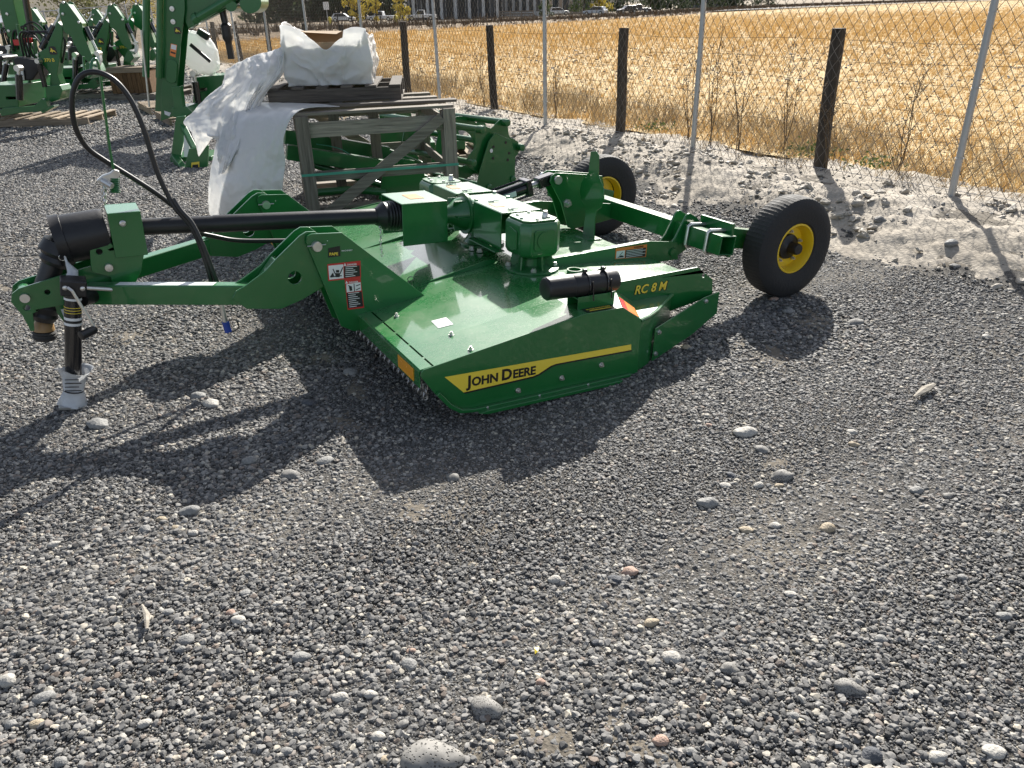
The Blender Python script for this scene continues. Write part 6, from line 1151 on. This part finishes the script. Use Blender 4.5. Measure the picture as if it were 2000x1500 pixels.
def finish(T, pts, inst, scale, rot, keep):
    io = T.n('GeometryNodeInstanceOnPoints'); T.l(pts, io.inputs['Points']); T.l(inst, io.inputs['Instance']); io.inputs['Pick Instance'].default_value = True
    T.l(scale, io.inputs['Scale']); T.l(rot, io.inputs['Rotation'])
    if keep:
        j = T.n('GeometryNodeJoinGeometry'); T.l(T.i.outputs[0], j.inputs[0]); T.l(io.outputs[0], j.inputs[0]); T.l(j.outputs[0], T.o.inputs[0])
    else: T.l(io.outputs[0], T.o.inputs[0])
def pebbles(name, mat, seed, smin, smax, power, dattr, mult, tilt=0.5):
    T = NT(name); d = T.n('GeometryNodeDistributePointsOnFaces', distribute_method='RANDOM'); T.l(T.i.outputs[0], d.inputs['Mesh']); T.l(T.math('MULTIPLY', T.attr(dattr), mult), d.inputs['Density']); d.inputs['Seed'].default_value = seed
    j = T.n('GeometryNodeJoinGeometry')
    for k in range(7):
        ic = T.n('GeometryNodeMeshIcoSphere'); ic.inputs['Subdivisions'].default_value = 3 if k in (0, 3) else 2; ic.inputs['Radius'].default_value = 1
        nz = T.n('ShaderNodeTexNoise', noise_dimensions='4D'); nz.inputs['W'].default_value = seed*3.1 + k*2.7; nz.inputs['Scale'].default_value = 0.75; nz.inputs['Detail'].default_value = 1.5
        vm = T.n('ShaderNodeVectorMath', operation='SUBTRACT'); vm.inputs[1].default_value = (0.5, 0.5, 0.5); T.l(nz.outputs['Color'], vm.inputs[0]); v2 = T.n('ShaderNodeVectorMath', operation='SCALE'); v2.inputs['Scale'].default_value = 1.7 if k in (0, 3) else 2.3; T.l(vm.outputs[0], v2.inputs[0])
        sp = T.n('GeometryNodeSetPosition'); T.l(ic.outputs[0], sp.inputs['Geometry']); T.l(v2.outputs[0], sp.inputs['Offset'])
        tr = T.n('GeometryNodeTransform'); T.l(sp.outputs[0], tr.inputs['Geometry']); tr.inputs['Scale'].default_value = (1.12, 0.86, (0.45, 0.55, 0.65, 0.5, 0.72, 0.4, 0.58)[k]); tr.inputs['Translation'].default_value = (0, 0, 0.2)
        ss = T.n('GeometryNodeSetShadeSmooth'); T.l(tr.outputs[0], ss.inputs['Geometry']); ss.inputs['Shade Smooth'].default_value = k in (0, 3)
        smn = T.n('GeometryNodeSetMaterial'); T.l(ss.outputs[0], smn.inputs['Geometry']); smn.inputs['Material'].default_value = mat
        gi = T.n('GeometryNodeGeometryToInstance'); T.l(smn.outputs[0], gi.inputs[0]); T.l(gi.outputs[0], j.inputs[0])
    r = T.rnd(0, 1, seed + 1); pw = T.math('POWER', r, power); sc = T.math('MULTIPLY', T.math('ADD', T.math('MULTIPLY', pw, smax - smin), smin), T.attr('size'))
    finish(T, d.outputs['Points'], j.outputs[0], sc, T.rnd((-tilt, -tilt, 0), (tilt, tilt, 6.283), seed + 2, True), False); return T.g
def straw(name, mat, seed, n, h, spread, r0, dattr, mult, tilt=0.25):
    T = NT(name); d = T.n('GeometryNodeDistributePointsOnFaces', distribute_method='RANDOM'); T.l(T.i.outputs[0], d.inputs['Mesh']); T.l(T.math('MULTIPLY', T.attr(dattr), mult), d.inputs['Density']); d.inputs['Seed'].default_value = seed
    rs = random.Random(seed); JJ = T.n('GeometryNodeJoinGeometry')
    for v in range(4):
        j = T.n('GeometryNodeJoinGeometry')
        for k in range(n):
            c = T.n('GeometryNodeMeshCone'); c.inputs['Vertices'].default_value = 3; c.inputs['Radius Top'].default_value = r0*0.25; c.inputs['Radius Bottom'].default_value = r0; hh = h*rs.uniform(0.45, 1.15); c.inputs['Depth'].default_value = hh
            tr = T.n('GeometryNodeTransform'); T.l(c.outputs[0], tr.inputs['Geometry']); a = rs.uniform(0, 6.28); q = spread*rs.random(); tr.inputs['Translation'].default_value = (q*math.cos(a), q*math.sin(a), -0.02); tr.inputs['Rotation'].default_value = (rs.gauss(0, 0.35), rs.gauss(0, 0.35), a); T.l(tr.outputs[0], j.inputs[0])
        smn = T.n('GeometryNodeSetMaterial'); T.l(j.outputs[0], smn.inputs['Geometry']); smn.inputs['Material'].default_value = mat; gi = T.n('GeometryNodeGeometryToInstance'); T.l(smn.outputs[0], gi.inputs[0]); T.l(gi.outputs[0], JJ.inputs[0])
    sc = T.math('MULTIPLY', T.rnd(0.6, 1.25, seed + 1), T.attr('size'))
    finish(T, d.outputs['Points'], JJ.outputs[0], sc, T.rnd((-tilt, -tilt, 0), (tilt, tilt, 6.283), seed + 2, True), False); return T.g
def scatter_obj(name, X, Y, Z, attrs, ng, label, cat):
    o = sheet(name, X, Y, M['yard'], 0.0, Z, attrs=attrs); md = o.modifiers.new('scatter', 'NODES'); md.node_group = ng; return tag(o, label, cat, kind='stuff')
# gravel
def gravel_mat():
    m, n, N, L, b = new_mat('gravel_stone'); oi = N.new('ShaderNodeObjectInfo'); cr = N.new('ShaderNodeValToRGB'); cr.color_ramp.interpolation = 'LINEAR'; e = cr.color_ramp.elements
    e[0].position = 0.0; e[0].color = (0.05, 0.049, 0.048, 1); e[1].position = 1.0; e[1].color = (0.40, 0.36, 0.29, 1)
    for p, c in ((0.28, (0.098, 0.097, 0.094)), (0.56, (0.162, 0.158, 0.151)), (0.80, (0.245, 0.237, 0.222)), (0.89, (0.16, 0.125, 0.10)), (0.92, (0.31, 0.30, 0.275))): k = e.new(p); k.color = (*c, 1)
    L.new(oi.outputs['Random'], cr.inputs[0]); tc = N.new('ShaderNodeTexCoord'); nz = N.new('ShaderNodeTexNoise'); nz.inputs['Scale'].default_value = 1.6; nz.inputs['Detail'].default_value = 5; L.new(tc.outputs['Object'], nz.inputs['Vector'])
    hv = N.new('ShaderNodeHueSaturation'); r = N.new('ShaderNodeMapRange'); r.inputs[3].default_value = 0.6; r.inputs[4].default_value = 1.45; L.new(nz.outputs[0], r.inputs[0]); L.new(r.outputs[0], hv.inputs['Value']); L.new(cr.outputs[0], hv.inputs['Color'])
    L.new(hv.outputs[0], b.inputs['Base Color']); b.inputs['Roughness'].default_value = 0.72; b.inputs['Specular IOR Level'].default_value = 0.35
    return m
M['gravel'] = gravel_mat()
def vis_grid(y0, y1, step, fac=0.80, pad=1.8):
    ys = np.arange(y0, y1 + step*0.5, step); k = np.linspace(-1, 1, max(8, int((y1*fac + pad)*2/step))); return k[None, :]*(ys[:, None]*fac + pad), np.repeat(ys[:, None], len(k), 1)
def patch_q(X, Y): return fnoise(X, Y, 1.1, 2.2, 4) + 0.5*fnoise(X, Y, 3.7, 8.2, 3)
def patch(X, Y): return 1 - 0.6*sst(0.15, 0.60, patch_q(X, Y))
def edge(X, Y): return 1 - 0.985*sst(-1.55, -0.95, fence_s(X, Y) + 0.35*fnoise(X, Y, 1.6, 3.3, 3))**0.6
X, Y = vis_grid(0.35, 5.6, 0.10); pt = patch(X, Y); Z = height(X, Y)
scatter_obj('gravel', X, Y, Z, {'dens': pt*edge(X, Y), 'size': 0.85 + 0.30*fnoise(X, Y, 0.8, 5.5, 2)}, pebbles('gravel_near', M['gravel'], 11, 0.0034, 0.0135, 2.4, 'dens', 10500), 'dark grey crushed gravel covering the yard around the mower', 'gravel')
M['sand'] = ground_mat('packed_sand', [(0.12, 0.107, 0.088), (0.175, 0.153, 0.122), (0.26, 0.225, 0.175)], 7, 0.6, 90, 0.01, 0.7)
X, Y = vis_grid(0.35, 7.5, 0.055, 0.75, 0.9); q = 0.75*patch_q(X, Y) + 0.45*fnoise(X, Y, 3.1, 7.7, 3) + 0.30*fnoise(X, Y, 13, 4.1, 3)
tag(sheet('packed_sand', X, Y, M['sand'], 0.0, height(X, Y) - 0.013 + 0.018*sst(0.05, 0.85, q) + 0.003*fnoise(X, Y, 24, 1.1, 2)), kind='structure')
X, Y = vis_grid(0.35, 3.3, 0.12); Z = height(X, Y)
scatter_obj('gravel_fines', X, Y, Z + 0.001, {'dens': 1 + 0*X, 'size': 1 + 0*X}, pebbles('gravel_fine', M['gravel'], 13, 0.0016, 0.0046, 1.5, 'dens', 15000), 'fine grit and dust lying between the nearer gravel stones', 'grit')
X, Y = vis_grid(5.6, 11, 0.2); pt = patch(X, Y)
scatter_obj('gravel', X, Y, height(X, Y), {'dens': pt*edge(X, Y), 'size': 1 + (Y - 5.6)/14}, pebbles('gravel_mid', M['gravel'], 23, 0.0046, 0.0140, 2.3, 'dens', 5200), 'dark grey crushed gravel covering the yard beyond the mower', 'gravel')
X, Y = vis_grid(11, 30, 0.5, 0.72); 
scatter_obj('gravel', X, Y, height(X, Y), {'dens': edge(X, Y)*np.clip((14/Y)**1.6, 0.1, 1), 'size': Y/11}, pebbles('gravel_far', M['gravel'], 37, 0.010, 0.022, 1.6, 'dens', 800), 'grey gravel covering the back of the yard among the backhoes', 'gravel')
# crumbs of silt on the bank
M['clod'] = stone_mat('silt_clod', (0.33, 0.295, 0.24), (0.46, 0.415, 0.35))
tt = np.linspace(-4.4, 16, 200); s5 = np.linspace(-1.5, 0.1, 24); T_, S_ = np.meshgrid(tt, s5); X = FA[0] + FD[0]*T_ + FN[0]*S_; Y = FA[1] + FD[1]*T_ + FN[1]*S_
Zb = np.array([bank_z(x, y) for x, y in zip(X.ravel(), Y.ravel())]).reshape(X.shape)
cd_ = sst(0.0, 0.5, fnoise(X, Y, 1.7, 6.6, 3) + 0.2)
scatter_obj('silt_crumbs', X, Y, Zb, {'dens': cd_, 'size': 1 + 0*X}, pebbles('crumbs', M['clod'], 51, 0.004, 0.042, 5.0, 'dens', 420), 'pale crumbled clods of silt on the bank under the fence', 'dirt')
# straw in the field, dry grass along the fence, tufts on the far verge
M['straw'] = leafmat('straw', (0.60, 0.43, 0.19), (0.80, 0.63, 0.34), 0.5)
M['drygrass'] = leafmat('dry_grass_blade', (0.36, 0.29, 0.19), (0.62, 0.53, 0.38), 0.5)
M['brownweed'] = leafmat('brown_weed', (0.09, 0.06, 0.035), (0.20, 0.14, 0.08), 0.25)
def reuse(name, src, ng, label, cat):
    o = bpy.data.objects.new(name, src.data.copy()); COL.objects.link(o); md = o.modifiers.new('scatter', 'NODES'); md.node_group = ng; return tag(o, label, cat, kind='stuff')
reuse('straw_stubble', field, straw('stubble', M['straw'], 61, 12, 0.125, 0.18, 0.005, 'dens', 1.3, 0.6), 'short golden straw stubble standing across the field', 'straw')
reuse('verge_grass', verge, straw('verge_g', M['brownweed'], 63, 9, 0.24, 0.16, 0.012, 'dens', 0.5), 'brown dry grass on the verge beyond the field', 'grass')
tt = np.linspace(-5.5, 34, 300); s6 = np.linspace(-0.10, 3.2, 30); T_, S_ = np.meshgrid(tt, s6); X = FA[0] + FD[0]*T_ + FN[0]*S_; Y = FA[1] + FD[1]*T_ + FN[1]*S_
gd = sst(-0.10, 0.25, S_)*(1 - sst(1.6, 3.2, S_))*np.clip(0.55 + 0.9*fnoise(X, Y, 0.9, 4.4, 3), 0.1, 1.6)
scatter_obj('dry_grass', X, Y, height(X, Y) + 0.0, {'dens': gd, 'size': 0.75 + 0.5*sst(0, 1.2, S_)}, straw('fence_grass', M['drygrass'], 71, 8, 0.28, 0.09, 0.0028, 'dens', 46, 0.55), 'pale dry grass growing along the foot of the fence', 'grass')
scatter_obj('brown_weeds', X, Y, height(X, Y), {'dens': gd*sst(0.2, 0.7, S_)*np.clip(fnoise(X, Y, 0.7, 8.4, 2) + 0.35, 0, 1), 'size': 1 + 0*X}, straw('fence_weed', M['brownweed'], 77, 6, 0.42, 0.09, 0.003, 'dens', 7, 0.35), 'dead brown weeds mixed into the grass along the fence', 'weeds')
M['greenleaf'] = leafmat('low_green_leaf', (0.06, 0.10, 0.02), (0.13, 0.18, 0.05), 0.35)
# tall dead weeds one can tell apart
def weed(t_, s_, h, lab):
    p = fpt(t_, s_); o = empty('dead_weed', lab, 'weed', (p[0], p[1], float(height(*p)))); rs = random.Random(int(t_*100)); b = MB(); lv = MB()
    for k in range(3):
        a0 = rs.uniform(0, 6.28); ln = rs.uniform(0.03, 0.16); tip = Vector((ln*math.cos(a0), ln*math.sin(a0), h*rs.uniform(0.75, 1.0))); st_ = [tip*(i/6) + Vector((0.02*math.sin(i + k), 0.02*math.cos(i*1.3 + k), 0)) for i in range(7)]; b.tube(st_, [0.0055 - 0.0006*i for i in range(7)], 5)
        for i in range(9):
            f = rs.uniform(0.25, 0.98); c = tip*f; an = rs.uniform(0, 6.28); l2 = h*0.20*(1.15 - f)*rs.uniform(0.6, 1.5); e = c + Vector((l2*math.cos(an)*0.7, l2*math.sin(an)*0.7, l2*0.9)); b.tube([c, (c + e)/2 + Vector((0, 0, -0.01)), e], [0.0025, 0.002, 0.001], 4)
            for j in range(7):
                q = c + (e - c)*rs.uniform(0.2, 1.0); d = Vector((rs.gauss(0, 1), rs.gauss(0, 1), rs.gauss(0, 0.7))).normalized()*rs.uniform(0.006, 0.018); pp = d.orthogonal().normalized()*0.006; lv.add([q, q + d*0.5 + pp, q + d, q + d*0.5 - pp], [(0, 1, 2, 3)])
    b.build('stem', 'brownweed', o); lv.build('leaves', 'brownweed', o, smooth=0); return o
for i, (t_, s_, h, lab) in enumerate(((1.22, 0.20, 0.95, 'dead weed growing against the foot of a dark wooden post'), (0.72, 0.55, 0.95, 'spindly dead weed just right of a dark wooden post'), (2.15, 0.75, 1.25, 'tall branching dead weed alone in the middle of a fence bay'), (2.95, 0.50, 1.30, 'tall dead weed just left of a galvanised fence post'), (2.50, 0.45, 1.2, 'tall dead weed just right of the same galvanised fence post'), (3.35, 0.55, 1.0, 'dead weed between the galvanised post and a dark wooden post'), (4.5, 0.5, 0.75, 'short dead weed in the grass left of a dark wooden post'), (7.7, 0.4, 1.0, 'tall dead weed beside a farther galvanised post'), (5.9, 0.5, 0.8, 'thin dead weed beyond the loader frame'), (-0.7, 0.7, 0.7, 'low dead weed right of the nearest galvanised post'))): weed(t_, s_, h, lab)
X_ = []
for (t_, s_) in ((1.75, 0.75), (1.05, 0.65), (2.0, 0.95), (4.1, 0.7)):
    p = fpt(t_, s_); o = empty('green_weed', 'low green weed growing among the dry grass behind the fence', 'weed', (p[0], p[1], float(height(*p))), group='low green weeds behind the fence'); lv = MB(); rs = random.Random(int(t_*31))
    for j in range(90):
        q = Vector((rs.gauss(0, 0.13), rs.gauss(0, 0.10), abs(rs.gauss(0, 0.05)) + 0.03)); d = Vector((rs.gauss(0, 1), rs.gauss(0, 1), rs.gauss(0, 0.5))).normalized()*rs.uniform(0.03, 0.06); pp = d.orthogonal().normalized()*0.012; lv.add([q, q + d*0.5 + pp, q + d, q + d*0.5 - pp], [(0, 1, 2, 3)])
    lv.build('leaves', 'greenleaf', o, smooth=0)
print('TRIS', sum(len(o.data.loop_triangles) if o.data.loop_triangles else sum(len(p.vertices) - 2 for p in o.data.polygons) for o in bpy.data.objects if o.type == 'MESH'))
